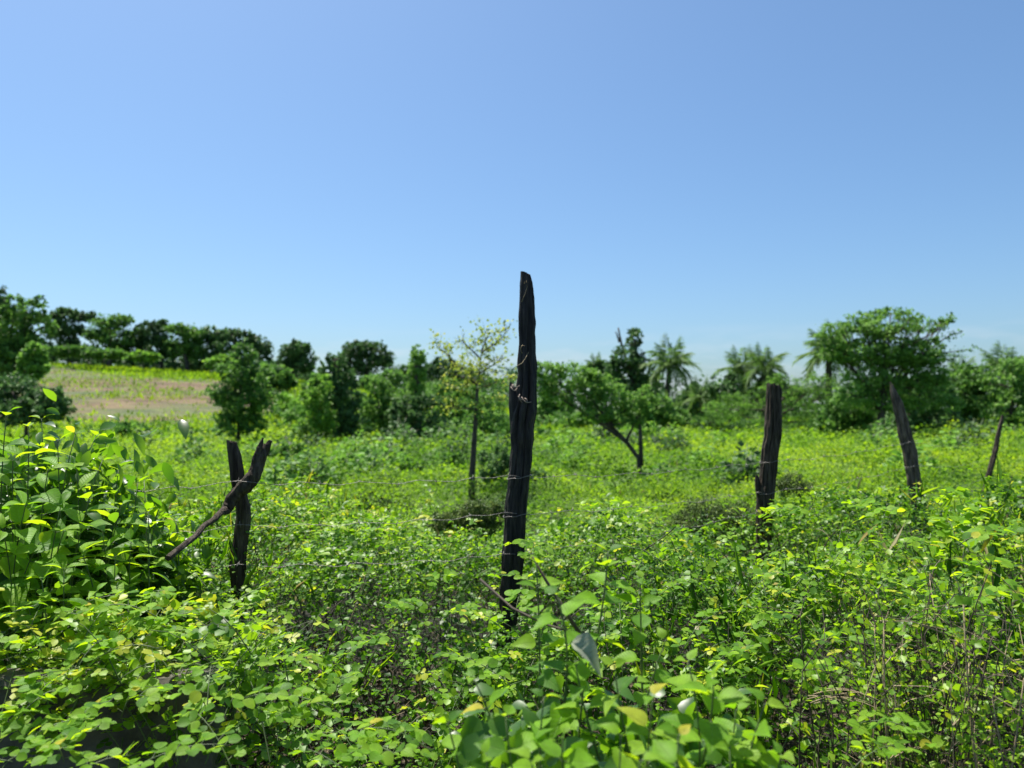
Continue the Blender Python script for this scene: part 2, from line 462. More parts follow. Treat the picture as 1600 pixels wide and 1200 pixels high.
# ------------------------------------------------------------------ low concrete wall
def wall():
    m, t, N, K = new_mat('rough_concrete')
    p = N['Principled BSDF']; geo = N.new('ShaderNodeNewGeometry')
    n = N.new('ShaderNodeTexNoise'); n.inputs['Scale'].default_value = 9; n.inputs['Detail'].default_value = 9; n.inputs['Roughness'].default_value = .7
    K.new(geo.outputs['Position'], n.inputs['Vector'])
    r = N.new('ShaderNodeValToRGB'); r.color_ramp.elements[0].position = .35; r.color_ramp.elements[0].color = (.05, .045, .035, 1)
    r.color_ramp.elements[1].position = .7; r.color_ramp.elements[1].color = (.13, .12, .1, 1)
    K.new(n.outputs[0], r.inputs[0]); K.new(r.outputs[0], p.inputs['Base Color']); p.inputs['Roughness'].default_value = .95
    b = N.new('ShaderNodeBump'); b.inputs['Strength'].default_value = .6; b.inputs['Distance'].default_value = .02; K.new(n.outputs[0], b.inputs['Height']); K.new(b.outputs[0], p.inputs['Normal'])
    x0, x1, y0, y1, zt = -1.9, -.8, 2.06, 2.15, .88
    X = np.linspace(x0, x1, 60)
    V = []
    for x in X:
        e = .025 * (fbm(x * 7, 2, 8) - .5) * 2
        a = .012 * (noise(x * 14, 5, 9) - .5)
        V += [(x, y0 + a, -.1), (x, y0 + a, zt * .5), (x, y0 + a * .5, zt - .02 + e), (x, y0 + .015, zt + e), (x, y1 - .012, zt + e * .6), (x, y1, zt - .03), (x, y1, -.1)]
    F = []
    for i in range(59):
        for k in range(6): F.append((i * 7 + k, (i + 1) * 7 + k, (i + 1) * 7 + k + 1, i * 7 + k + 1))
    me = bpy.data.meshes.new('concrete_wall'); me.from_pydata(V, [], F + [tuple(range(6, -1, -1)), tuple(59 * 7 + k for k in range(7))]); me.update()
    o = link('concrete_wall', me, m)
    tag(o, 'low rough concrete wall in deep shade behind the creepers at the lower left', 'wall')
wall()

# ------------------------------------------------------------------ fence posts
def lofted(name, rows, depth, mat, parent, seg=56, ridge=.1, cracks=.16, seed=1, top_jag=.02, sub=7, yoff=0.0):
    """rows: (px_left, px_right, py) down the photo, at distance depth: a rough shaft with vertical ridges and cracks"""
    P = []
    for l, r, y in rows:
        c = at((l + r) / 2, y, depth); rad = (r - l) / 2 / F_PX * depth
        P.append((c.x, c.z, rad))
    P = np.array(P)[::-1]
    zz = np.linspace(P[0, 1], P[-1, 1], max(12, int((P[-1, 1] - P[0, 1]) / .012)))
    cx = np.interp(zz, P[:, 1], P[:, 0]); rr = np.interp(zz, P[:, 1], P[:, 2])
    a = np.arange(seg) / seg * 2 * math.pi
    n = len(zz); V = np.zeros((n, seg, 3))
    for i in range(n):
        tw = zz[i] * .35
        u = (a + tw) / (2 * math.pi) * seg
        g = noise(u * .42, zz[i] * 3.0 + 9, seed) - .5
        g2 = noise(u * .9, zz[i] * 9, seed + 5) - .5
        cr = np.clip(noise(u * .55, zz[i] * 1.3, seed + 9) - .66, 0, 1) * 3
        f = 1 + ridge * 2 * g + ridge * .9 * g2 - cracks * cr * 2
        f = f / max(1e-3, (f[np.argmin(np.abs(a - 0))] + f[seg // 2]) / 2) if False else f
        f *= .95 + .13 * (noise(zz[i] * 17, 1, seed + 3) - .5) + .1 * (noise(u * .35, zz[i] * 26, seed + 13) - .5)
        V[i, :, 0] = cx[i] + rr[i] * f * np.cos(a)
        V[i, :, 1] = depth + yoff + rr[i] * .92 * f * np.sin(a)
        V[i, :, 2] = zz[i]
    jag = (noise(np.arange(seg) * .35, 3, seed + 7)) * top_jag + (np.cos(a)) * -top_jag * .6
    for k, q in ((1, 1.0), (2, .6), (3, .3)): V[-k, :, 2] += jag * q
    V = V.reshape(-1, 3)
    F = []
    for i in range(n - 1):
        for j in range(seg):
            j2 = (j + 1) % seg
            F.append((i * seg + j, i * seg + j2, (i + 1) * seg + j2, (i + 1) * seg + j))
    top = V[-seg:]
    ctr = top.mean(0)
    ring2 = ctr + (top - ctr) * .5; ring2[:, 2] = ctr[2] - .012 + .015 * noise(np.arange(seg) * .5, 8, seed)
    b = len(V)
    V = np.vstack([V, ring2, ctr[None] - [[0, 0, .02]]])
    for j in range(seg):
        j2 = (j + 1) % seg
        F.append((b - seg + j, b - seg + j2, b + j2, b + j)); F.append((b + j, b + j2, b + seg))
    me = bpy.data.meshes.new(name); me.from_pydata(V.tolist(), [], F); me.update()
    return link(name, me, mat, parent)

def at_foot(px, D): 
    p = at(px, 640, D); return (p.x, D, 0)

D1, D0, D2, D3, D4 = 3.5, 3.25, 4.6, 6.2, 9.0
GP = 'wooden posts of the old wire fence'
# the charred post in the middle
t = empty('fence_post', at_foot(795, D1), 'tall charred black fence post with a broken stub, the tallest post, in the middle', 'fence post', GP)
lofted('shaft', [(813, 829, 429), (812, 833, 440), (811, 835, 462), (810, 837, 500), (809.5, 837.5, 540), (808.5, 838.5, 565), (807.5, 840.5, 585), (806, 841, 605),
                 (803, 841, 625), (799, 839, 645), (796, 835, 665), (797, 833, 700), (795, 829, 735), (791, 825, 775), (788, 822, 810), (785, 820, 850), (781, 813, 920), (777, 806, 990), (772, 801, 1080), (768, 798, 1180)],
       D1, M_char, t, seed=4, top_jag=.008)
lofted('stub', [(796, 803, 603), (795, 808, 612), (794.5, 812, 630), (795.5, 815, 655), (797, 818, 690), (800, 822, 730)], D1, M_char, t, seg=24, seed=9, top_jag=.018, yoff=-.012)
lofted('top_splinter', [(813, 824, 426), (813, 825, 434), (812, 826, 446), (812, 826, 470)], D1, M_char, t, seg=16, seed=19, top_jag=.006, yoff=-.008)
g = Tubes()
for (x0, y0, x1, y1, x2, y2) in [(800, 601, 803, 612, 806, 600), (798, 604, 804, 616, 808, 606), (801, 600, 805, 610, 812, 602), (810, 619, 815, 627, 819, 624), (815, 620, 820, 630, 824, 627), (819, 626, 823, 631, 830, 628), (812, 616, 809, 624, 816, 629), (820, 622, 826, 626, 824, 630)]:
    g.add(bez(at(x0, y0, D1 - .062), at(x1, y1, D1 - .075), at(x2, y2, D1 - .064), 5), .0026, .0012, 4)
o = g.build('bark_fibre', plain_mat('pale_bark_fibre', (.28, .22, .18), .9, .3), t); o['label'] = 'pale frayed bark fibres caught on the broken stub'
g = Tubes()
g.add([at(807, 572, D1 - .06), at(815, 568, D1 - .065), at(821, 560, D1 - .063), at(826, 550, D1 - .06)], .0016, .001, 4)
g.build('tendril', M_dry, t); g = Tubes()
g.add([at(816, 552, D1 - .055), at(813, 545, D1 - .06), at(816, 539, D1 - .062), at(820, 541, D1 - .055)], .0014, .001, 4)
g.build('tendril', M_dry, t); g = Tubes()
g.add([at(819, 443, D1 - .05), at(822, 439, D1 - .055), at(824, 448, D1 - .056), at(820, 460, D1 - .05), at(815, 472, D1 - .048)], .0016, .001, 4)
g.build('tendril', M_dry, t)
# right post
t = empty('fence_post', at_foot(1192, D2), 'dark weathered fence post with a square-cut top, right of the charred one', 'fence post', GP)
lofted('shaft', [(1199, 1219, 602), (1198, 1222, 606), (1197, 1221, 640), (1194, 1220, 680), (1190, 1216, 700), (1188, 1214, 720), (1185, 1211, 750), (1181, 1209, 770), (1182, 1207, 800), (1181, 1206, 840), (1181, 1205, 880), (1182, 1204, 920), (1182, 1203, 1000), (1182, 1203, 1060)],
       D2, M_post, t, seed=24, top_jag=.012, ridge=.12)
lofted('knot', [(1179, 1183, 742), (1177.5, 1186, 750), (1178, 1189, 762), (1180, 1190, 775)], D2, M_post, t, seg=16, seed=29, top_jag=.002, yoff=-.015)
# leaning grey post
t = empty('fence_post', at_foot(1440, D3), 'leaning grey fence post with a pointed top and sunlit left side, under the big tree', 'fence post', GP)
lofted('shaft', [(1391, 1396, 604), (1390.5, 1401, 612), (1394, 1410, 630), (1399, 1418, 655), (1404, 1424, 680), (1410, 1432, 705), (1414, 1436, 730), (1419, 1441, 760), (1424, 1446, 790), (1430, 1452, 830), (1436, 1458, 880)],
       D3, M_post_grey, t, seed=34, top_jag=.03)
# far thin post
t = empty('fence_post', at_foot(1530, D4), 'thin crooked fence post leaning right, farthest and rightmost of the fence', 'fence post', GP)
lofted('shaft', [(1565, 1569, 650), (1561, 1567, 660), (1557, 1564, 675), (1552, 1560, 700), (1546, 1556, 720), (1541, 1550, 740), (1537, 1546, 756), (1530, 1540, 790)],
       D4, M_post, t, seed=44, seg=24, top_jag=.02)
# forked pair on the left
t = empty('fence_post', at_foot(372, D0), 'short bent fence post of dark bark with a sawn top, at the left', 'fence post', GP)
lofted('shaft', [(353, 369, 691), (354, 372, 700), (356, 377, 715), (358, 380, 735), (361, 382, 752), (364, 385, 770), (368, 390, 790), (370, 392, 805), (368, 391, 820), (365, 389, 840), (362, 386, 860), (359, 384, 885), (361, 382, 905), (362, 380, 925), (362, 380, 1000)],
       D0, M_post, t, seed=54, top_jag=.008, ridge=.12)
# the broken branch tied across it
t = empty('broken_branch', at(300, 850, D0), 'broken dark branch with a split end tied slantwise across the bent post', 'branch')
def limb(name, pts, parent, depth, seed, mat, seg=20):
    P = [at(x, y, depth + dz) for x, y, r, dz in pts]; rad = [r / F_PX * depth for x, y, r, dz in pts]
    n = 60; s = np.linspace(0, len(P) - 1, n)
    A = np.array([tuple(p) for p in P]); c = np.stack([np.interp(s, range(len(P)), A[:, k]) for k in range(3)], -1)
    r = np.interp(s, range(len(P)), rad)
    T = unit(np.gradient(c, axis=0)); X = unit(np.cross(T, np.array([[0, 1., 0]]))); B = np.cross(X, T)
    a = np.arange(seg) / seg * 2 * math.pi
    V = np.zeros((n, seg, 3))
    for i in range(n):
        f = 1 + .3 * (noise(np.arange(seg) * .45, s[i] * 1.2, seed) - .5) + .25 * (noise(np.arange(seg) * .9, s[i] * 5, seed + 2) - .5)
        V[i] = c[i] + r[i] * f[:, None] * (np.cos(a)[:, None] * X[i] + np.sin(a)[:, None] * B[i])
    V = V.reshape(-1, 3); F = [(i * seg + j, (i + 1) * seg + j, (i + 1) * seg + (j + 1) % seg, i * seg + (j + 1) % seg) for i in range(n - 1) for j in range(seg)]
    F += [tuple(range(seg)), tuple((n - 1) * seg + k for k in range(seg - 1, -1, -1))]
    me = bpy.data.meshes.new(name); me.from_pydata(V.tolist(), [], F); me.update()
    return link(name, me, mat, parent)
limb('limb', [(262, 872, 3.5, -.62), (292, 848, 4, -.5), (306, 838, 3.6, -.42), (318, 822, 4.2, -.34), (334, 812, 3.8, -.24), (345, 801, 4.6, -.16), (354, 797, 7.5, -.1), (362, 782, 9.5, -.085), (374, 768, 9, -.085), (386, 757, 11, -.085), (398, 742, 10.5, -.08), (403, 722, 8.5, -.07), (409, 706, 8, -.06), (414, 694, 4, -.05)], t, D0, 63, M_post)
limb('splinter', [(396, 738, 7, -.08), (401, 715, 6, -.08), (406, 700, 4.5, -.08), (411, 684, 1.2, -.08)], t, D0, 66, M_post, 12)
limb('splinter', [(404, 735, 7, -.05), (411, 712, 6, -.05), (418, 698, 5, -.05), (423, 688, 2.6, -.05)], t, D0, 69, M_post, 12)

# ------------------------------------------------------------------ barbed wire
BARB = None
def strand(pts, label, sagpx=5):
    """pts: (px, py, D) where the strand passes the posts"""
    global BARB
    P = []
    for k in range(len(pts) - 1):
        (xa, ya, da), (xb, yb, db) = pts[k], pts[k + 1]
        A, B = at(xa, ya, da), at(xb, yb, db)
        n = 14
        for i in range(n + (k == len(pts) - 2)):
            s = i / n
            p = A.lerp(B, s); p.z -= .02 * 4 * s * (1 - s) * sagpx / 5 * ((B - A).length / 1.6)
            p.z += .008 * math.sin(i * 2.1 + k); P.append(p)
    t = empty('barbed_wire', P[0], label, 'barbed wire', 'strands of the wire fence')
    g = Tubes(); g.add(P, .001, .001, 4)
    # second, twisted strand
    Q = []; 
    for i in range(len(P) - 1):
        for q in range(6):
            s = q / 6; p = P[i].lerp(P[i + 1], s); th = (i * 6 + q) * 1.1
            Q.append(p + Vector((0, math.cos(th), math.sin(th))) * .0012)
    g.add(Q, .0006, .0006, 3)
    g.build('wire', M_wire, t)
    if BARB is None:
        b = Tubes()
        b.add([(-.004, 0, -.013), (0, .003, 0), (.004, 0, .013)], .0009, .0009, 4)
        b.add([(.004, -.012, .004), (0, .0, .002), (-.004, .012, -.004)], .0009, .0009, 4)
        b.add([(-.004, .003, 0), (0, -.003, .003), (.004, .003, 0)], .0016, .0016, 4)
        o = b.build('barb', M_wire, None); BARB = o.data; bpy.data.objects.remove(o)
    L = 0
    for i in range(len(P) - 1):
        L += (P[i + 1] - P[i]).length
        if L > .13 and P[i].y < 6.5:
            L = 0
            o = bpy.data.objects.new('barb', BARB); COL.objects.link(o); o.parent = t
            o.location = P[i] - t.location; o.rotation_euler = (random.random() * 6, random.uniform(-.2, .2), .3)
strand([(20, 772, 3.0), (372, 754, D0 - .12), (795, 745, D1 - .08), (1188, 722, D2 - .08), (1420, 690, D3 - .1), (1552, 690, D4)], 'uppermost strand of barbed wire crossing the charred post above the others')
strand([(60, 850, 3.0), (375, 822, D0 - .09), (790, 803, D1 - .08), (1184, 770, D2 - .08), (1428, 727, D3 - .1), (1545, 716, D4)], 'middle strand of barbed wire between the upper and the lower one')
strand([(60, 930, 3.0), (372, 884, D0 - .09), (786, 868, D1 - .08), (1183, 800, D2 - .08), (1434, 768, D3 - .1), (1540, 745, D4)], 'lower strand of barbed wire half sunk in the creepers')
# wire wraps on the posts
for (name_px, D, rr) in (((1188, 1214, 721), D2, None), ((1183, 1209, 770), D2, None), ((1182, 1207, 801), D2, None), ((1409, 1431, 690), D3, None), ((1414, 1437, 727), D3, None), ((794, 829, 745), D1, None), ((788, 823, 804), D1, None)):
    l, r, y = name_px
    c = at((l + r) / 2, y, D); rad = (r - l) / 2 / F_PX * D * 1.09
    g = Tubes(); g.add([(c.x + rad * math.cos(a), c.y + rad * math.sin(a), c.z + rad * .15 * math.cos(a) + .002 * math.sin(5 * a)) for a in np.linspace(0, 2 * math.pi, 26)], .0014, .0014, 5)
    post = min([o for o in COL.objects if o.name.startswith('fence_post')], key=lambda o: abs(o.location.y - D) * 10 + abs(o.location.x - c.x))
    g.build('wire_tie', M_wire, post)

# ------------------------------------------------------------------ creepers
def scatter(n, y0, y1, xl=.78, xr=.78, margin=1.0, power=1.0):
    y = y0 + (y1 - y0) * rng.random(n) ** power
    u = rng.random(n) * 2 - 1
    x = np.where(u < 0, u * (xl * y + margin), u * (xr * y + margin))
    return x, y

def trifoliate(P, Fd, N, L, tint, pet=.0):
    """each leaf becomes three leaflets"""
    Fd = unit(Fd); X = unit(np.cross(Fd, N))
    Ps, Fs, Ns, Ls, Ts = [], [], [], [], []
    for ang, off in ((0, .35), (R(78), .02), (-R(78), .02)):
        d = Fd * math.cos(ang) + X * math.sin(ang)
        Ps.append(P + d * 0 + Fd * (L * off)[:, None]); Fs.append(d)
        nn = N + rng.normal(size=N.shape) * .22
        Ns.append(nn); Ls.append(L * rng.uniform(.85, 1.1, len(L))); Ts.append(np.clip(tint + rng.normal(size=len(L)) * .04, 0, .93))
    return np.concatenate(Ps), np.concatenate(Fs), np.concatenate(Ns), np.concatenate(Ls), np.concatenate(Ts)

def leaf_tint(x, y, n, base=.5):
    t = base + .35 * (fbm(x * .9, y * .9, 77) - .5) * 2 + rng.normal(size=n) * .16
    t = np.clip(t, 0, .9)
    y_ = rng.random(n)
    t = np.where(y_ > .985, .95, t); t = np.where(y_ > .994, 1.0, t)
    return t

def wall_gap(x, y):
    """sparse window where the concrete wall shows"""
    return (x > -1.25) & (x < -.82) & (y > 1.3) & (y < 2.05)

def near_creepers():
    # leafy sprays: each a thin stem that climbs out of the thicket and carries trifoliate leaves
    n = 6800
    x, y = scatter(n, 1.3, 7.2, .74, .78, .7, 1.0)
    d = fbm(x * 1.5, y * 1.5, 41)
    keep = (rng.random(n) < np.where(y < 3.4, .22, .4) + 1.1 * sstep(.38, .6, d)) & ~(wall_gap(x, y) & (rng.random(n) < .8))
    keep &= ~((y < 1.75) & (np.abs(x) < .55))
    # behind the bent stems on the right fewer leaves
    keep &= ~((x / y > .33) & (y < 2.8) & (rng.random(n) < .72))
    x, y = x[keep], y[keep]
    H = canopy(x, y)
    # hanging sprays that bury the top of the wall, and leafy shade above it
    nw = 260; xw = rng.uniform(-2.1, -.7, nw); yw = rng.uniform(1.98, 2.42, nw); zw = rng.uniform(.9, 1.06, nw)
    x = np.concatenate([x, xw]); y = np.concatenate([y, yw]); H = np.concatenate([H, zw])
    az = rng.random(len(x)) * 2 * math.pi
    L = rng.uniform(.16, .42, len(x))
    P, Fd, N, S_, T = [], [], [], [], []
    tb = Tubes()
    for i in range(len(x)):
        dx, dy = math.cos(az[i]), math.sin(az[i])
        z1 = H[i] + rng.uniform(-.14, .05)
        tip = np.array([x[i] + dx * L[i] * .5, y[i] + dy * L[i] * .5, z1])
        b = np.array([x[i] - dx * L[i] * .4, y[i] - dy * L[i] * .4, z1 - L[i] * rng.uniform(.5, 1.1)])
        mid = (b + tip) / 2 + np.array([0, 0, L[i] * .35])
        ts = np.linspace(0, 1, 5)[:, None]
        C = b * (1 - ts) ** 2 + mid * 2 * ts * (1 - ts) + tip * ts ** 2
        if y[i] < 3.8: tb.add(C, .0022, .0009, 3, cap=False)
        k = rng.integers(5, 9)
        tt = np.sort(rng.uniform(.2, 1, k)); tt[-1] = 1
        c = b[None] * ((1 - tt) ** 2)[:, None] + mid[None] * (2 * tt * (1 - tt))[:, None] + tip[None] * (tt ** 2)[:, None]
        side = np.where(np.arange(k) % 2 == 0, 1, -1)[:, None]
        f = np.array([[dx, dy, 0]]) * .5 + side * np.array([[-dy, dx, 0]]) + rng.normal(size=(k, 3)) * .35
        f[:, 2] -= .15
        P.append(c + unit(f) * .015); Fd.append(f)
        nn = np.tile([[0, -.12, 1.0]], (k, 1)) + rng.normal(size=(k, 3)) * .42
        N.append(nn); S_.append(rng.uniform(.014, .034, k) * (1.05 - .25 * np.abs(tt - .5)))
        T.append(np.clip(leaf_tint(np.full(k, x[i]), np.full(k, y[i]), k, .5) + (tt - .6) * .5, 0, 1))
    P = np.concatenate(P); Fd = np.concatenate(Fd); N = np.concatenate(N); S_ = np.concatenate(S_); T = np.concatenate(T)
    a = trifoliate(P, Fd, N, S_, T)
    nr = a[0][:, 1] < 4.1
    for sel, tm, wd, lab in ((nr, T_ROUND, 1.0, 'bright green creeper with three-part round leaves smothering the near ground'), (~nr, T_QUAD, 1.12, 'bright green creeper with three-part leaves around and just behind the fence posts')):
        o = link('creeper_leaves', leaves_mesh('creeper_leaves', a[0][sel], a[1][sel], a[2][sel], a[3][sel], tm, a[4][sel], wd), M_vine)
        tag(o, lab, 'creeper', kind='stuff')
    o = tb.build('creeper_stems', M_stem)
    tag(o, 'thin green creeper stems among the near leaves', 'creeper', kind='stuff')
    # small undergrowth leaves filling the depth of the thicket
    n = 250000
    x, y = scatter(n, 1.3, 7.5, .74, .78, .7)
    keep = (rng.random(n) < np.where(y < 3.4, .5, .4) + .9 * sstep(.36, .62, fbm(x * 1.5, y * 1.5, 41))) & ~(wall_gap(x, y) & (rng.random(n) < .93))
    keep &= ~((x / y > .33) & (y < 2.8) & (rng.random(n) < .5))
    x, y = x[keep], y[keep]; n = len(x)
    z = canopy(x, y) - rng.exponential(.19, n) - .02
    P = np.stack([x, y, np.maximum(z, .05)], -1)
    Fd = rand_dirs(n); Fd[:, 2] *= .5
    N = rng.normal(size=(n, 3)) * .5 + [0, 0, .9]
    o = link('undergrowth_leaves', leaves_mesh('undergrowth_leaves', P, Fd, N, rng.uniform(.01, .03, n), T_QUAD, leaf_tint(x, y, n, .26), 1.0), M_vine)  # older leaves tinted darker, which also puts the thicket's shade into their colour
    tag(o, 'small dense leaves of the undergrowth beneath the creeper', 'undergrowth', kind='stuff')
    # pointed-leaved weeds growing through the creeper
    n = 1500
    x, y = scatter(n, 1.6, 7, .74, .78, .6); k = rng.random(n) < sstep(.42, .6, fbm(x * 1.1, y * 1.1, 143)) ; x, y = x[k], y[k]
    P, Fd, N = [], [], []
    for i in range(len(x)):
        z = float(canopy(x[i], y[i])) + rng.uniform(-.12, .1); m = rng.integers(7, 13)
        zz = z - np.arange(m) * .022; a = np.arange(m) * 2.4 + rng.random() * 6
        P.append(np.stack([x[i] + .01 * np.cos(a), y[i] + .01 * np.sin(a), zz], -1)); Fd.append(np.stack([np.cos(a), np.sin(a), rng.uniform(-.3, .4, m)], -1)); N.append(np.tile([0, 0, 1.], (m, 1)) + rng.normal(size=(m, 3)) * .2)
    P, Fd, N = map(np.concatenate, (P, Fd, N))
    o = link('pointed_weed_leaves', leaves_mesh('pointed_weed_leaves', P, Fd, N, rng.uniform(.03, .062, len(P)), T_OVATE, np.clip(rng.normal(size=len(P)) * .2 + .5, 0, .9), .8), M_vine)
    tag(o, 'pointed leaves of small weeds growing up through the creeper', 'weeds', kind='stuff')
    n = 22000
    x, y = scatter(n, 1.8, 16, .74, .78, .8); k = rng.random(n) < sstep(.5, .68, fbm(x * .8, y * .8, 153)); x, y = x[k], y[k]; n = len(x)
    P = np.stack([x, y, canopy(x, y) - rng.uniform(.05, .2, n)], -1)
    o = link('grass_blades', leaves_mesh('grass_blades', P, rng.normal(size=(n, 3)) * .4 + [0, 0, 1], rng.normal(size=(n, 3)), rng.uniform(.1, .22, n), T_NARROW, np.clip(rng.normal(size=n) * .3 + .55, 0, 1), .09), M_vine)
    tag(o, 'thin grass blades mixed into the creepers', 'grass', kind='stuff')
    # dead leaf litter on the soil
    n = 16000
    x, y = scatter(n, 1.5, 4.5, .74, .78, .4)
    P = np.stack([x, y, rng.random(n) * .16], -1)
    o = link('leaf_litter', leaves_mesh('leaf_litter', P, rand_dirs(n) * [1, 1, .3], rng.normal(size=(n, 3)) * .5 + [0, 0, 1], rng.uniform(.03, .06, n), T_QUAD, rng.random(n)), M_litter)
    tag(o, 'dead brown leaf litter on the soil under the thicket', 'leaf litter', kind='stuff')
    # bare twigs and dead stems
    for mat, cnt, nm, lab, rad in ((M_twig, 4200, 'dead_stems', 'dark bare stems inside the thicket', (.0012, .0035)), (M_dry, 700, 'dry_twigs', 'pale dry twigs scattered in the thicket', (.001, .0022))):
        tb = Tubes()
        x, y = scatter(cnt, 1.4, 6.5, .72, .76, .5)
        H = canopy(x, y)
        for i in range(cnt):
            if wall_gap(x[i], y[i]) and random.random() < .8: continue
            l = random.uniform(.12, .5)
            zt = H[i] - random.uniform(-.02, .28)
            th = random.random() * 6.28; ti = random.uniform(.2, 1.1)
            d = Vector((math.cos(th) * math.sin(ti), math.sin(th) * math.sin(ti), math.cos(ti)))
            p1 = Vector((x[i], y[i], zt)); p0 = p1 - d * l
            mid = (p0 + p1) / 2 + Vector((random.uniform(-.06, .06), random.uniform(-.06, .06), random.uniform(-.02, .08)))
            r = random.uniform(*rad)
            tb.add(bez(p0, mid, p1, 5), r, r * .5, 3, cap=False)
        tag(tb.build(nm, mat), lab, 'twigs', kind='stuff')
near_creepers()

def mid_creepers():
    P, Fd, N, L, T = [], [], [], [], []
    for (n, y0, y1, s0, s1, dp, mg) in ((110000, 6.6, 12.5, .025, .05, .08, 1), (120000, 12, 24, .04, .09, .12, 2), (95000, 23, 48, .09, .18, .2, 4)):
        x, y = scatter(n, y0, y1, .74, .78, mg)
        keep = ~in_field(x, y) & (rng.random(n) < .4 + sstep(.3, .55, fbm(x * .7, y * .7, 45)))
        x, y = x[keep], y[keep]; k = len(x)
        tuft = np.clip(fbm(x * 1.3, y * 1.3, 52) - .5, 0, 1) * 2.2 * sstep(8, 16, y) 
        z = canopy(x, y) + tuft * rng.random(k) * .8 - rng.exponential(dp, k)
        P.append(np.stack([x, y, z], -1))
        f = rand_dirs(k); f[:, 2] = f[:, 2] * .5 + .25; Fd.append(f)
        N.append(rng.normal(size=(k, 3)) * .5 + [0, -.2, .9]); L.append(rng.uniform(s0, s1, k))
        T.append(np.clip(.6 + 1.5 * (fbm(x * .5, y * .3, 61) - .5) + rng.normal(size=k) * .12, 0, 1))
    o = link('meadow_growth', leaves_mesh('meadow_growth', np.concatenate(P), np.concatenate(Fd), np.concatenate(N), np.concatenate(L), T_QUAD, np.concatenate(T)), M_field)
    tag(o, 'sunlit yellow-green creepers and weeds covering the open field behind the fence', 'weeds', kind='stuff')
    # upright weeds and grass on hill and far field edge
    n = 85000
    y = rng.uniform(40, 120, n); x = rng.uniform(-.95, .9, n) * y
    inf = in_field(x, y)
    keep = (~inf | (rng.random(n) < 1.4 * sstep(.42, .6, fbm(x * .12, y * .2, 66)) + .14))
    inf = inf[keep]
    x, y = x[keep], y[keep]; k = len(x)
    z = terrain(x, y)
    f = rng.normal(size=(k, 3)) * .45 + [0, 0, 1]
    o = link('hillside_grass', leaves_mesh('hillside_grass', np.stack([x, y, z], -1), f, rng.normal(size=(k, 3)) + [0, -.6, 0.2], np.where(inf, rng.uniform(.15, .5, k), rng.uniform(.25, .7, k)), T_NARROW,
             np.clip(.75 + .8 * (fbm(x * .08, y * .08, 68) - .5) + rng.normal(size=k) * .15, 0, 1)), M_field)
    tag(o, 'tall yellowish grass and weeds on the hillside around the ploughed field', 'grass', kind='stuff')
mid_creepers()

# ------------------------------------------------------------------ trees
def foliage(name, centres, radii, n, size, mat, parent, up=.35, tmpl=T_QUAD, tshift=0.0, shell=.55, flat=.75, seed=0):
    """leaf faces gathered in clumps inside the blobs"""
    r = np.random.default_rng(seed + 1000)
    centres = np.array([tuple(c) for c in centres]); radii = np.asarray(radii, float)
    n = int(n * 1.45); size = size * .78
    vol = radii.prod(1) ** (2 / 3.)
    ncl = max(8, n // 17)
    bi = r.choice(len(centres), ncl, p=vol / vol.sum())
    d = unit(r.normal(size=(ncl, 3))); rad = (shell + (1.14 - shell) * r.random(ncl)) ** .8
    cl = centres[bi] + d * rad[:, None] * radii[bi]
    stray = r.random(ncl) < .22
    cl = np.where(stray[:, None], centres[bi] + d * (r.uniform(1.0, 1.16, ncl))[:, None] * radii[bi], cl)
    cr = radii[bi].mean(1) * r.uniform(.09, .24, ncl)
    an = r.uniform(.5, 1.5, (ncl, 3))
    li = r.integers(0, ncl, n)
    off = r.normal(size=(n, 3)) * .75 * an[li]; off[:, 2] *= flat
    P = cl[li] + off * cr[li][:, None]
    outward = unit(P - centres[bi[li]])
    N = outward * .5 + r.normal(size=(n, 3)) * .55 + [0, 0, up]
    Fd = r.normal(size=(n, 3)) + outward * .6; Fd[:, 2] -= .25
    tint = np.clip(.5 + tshift + (r.random(ncl)[li] - .5) * .8 + r.normal(size=n) * .15, 0, 1)
    return link(name, leaves_mesh(name, P, Fd, N, size * r.uniform(.6, 1.4, n), tmpl, tint), mat, parent), cl

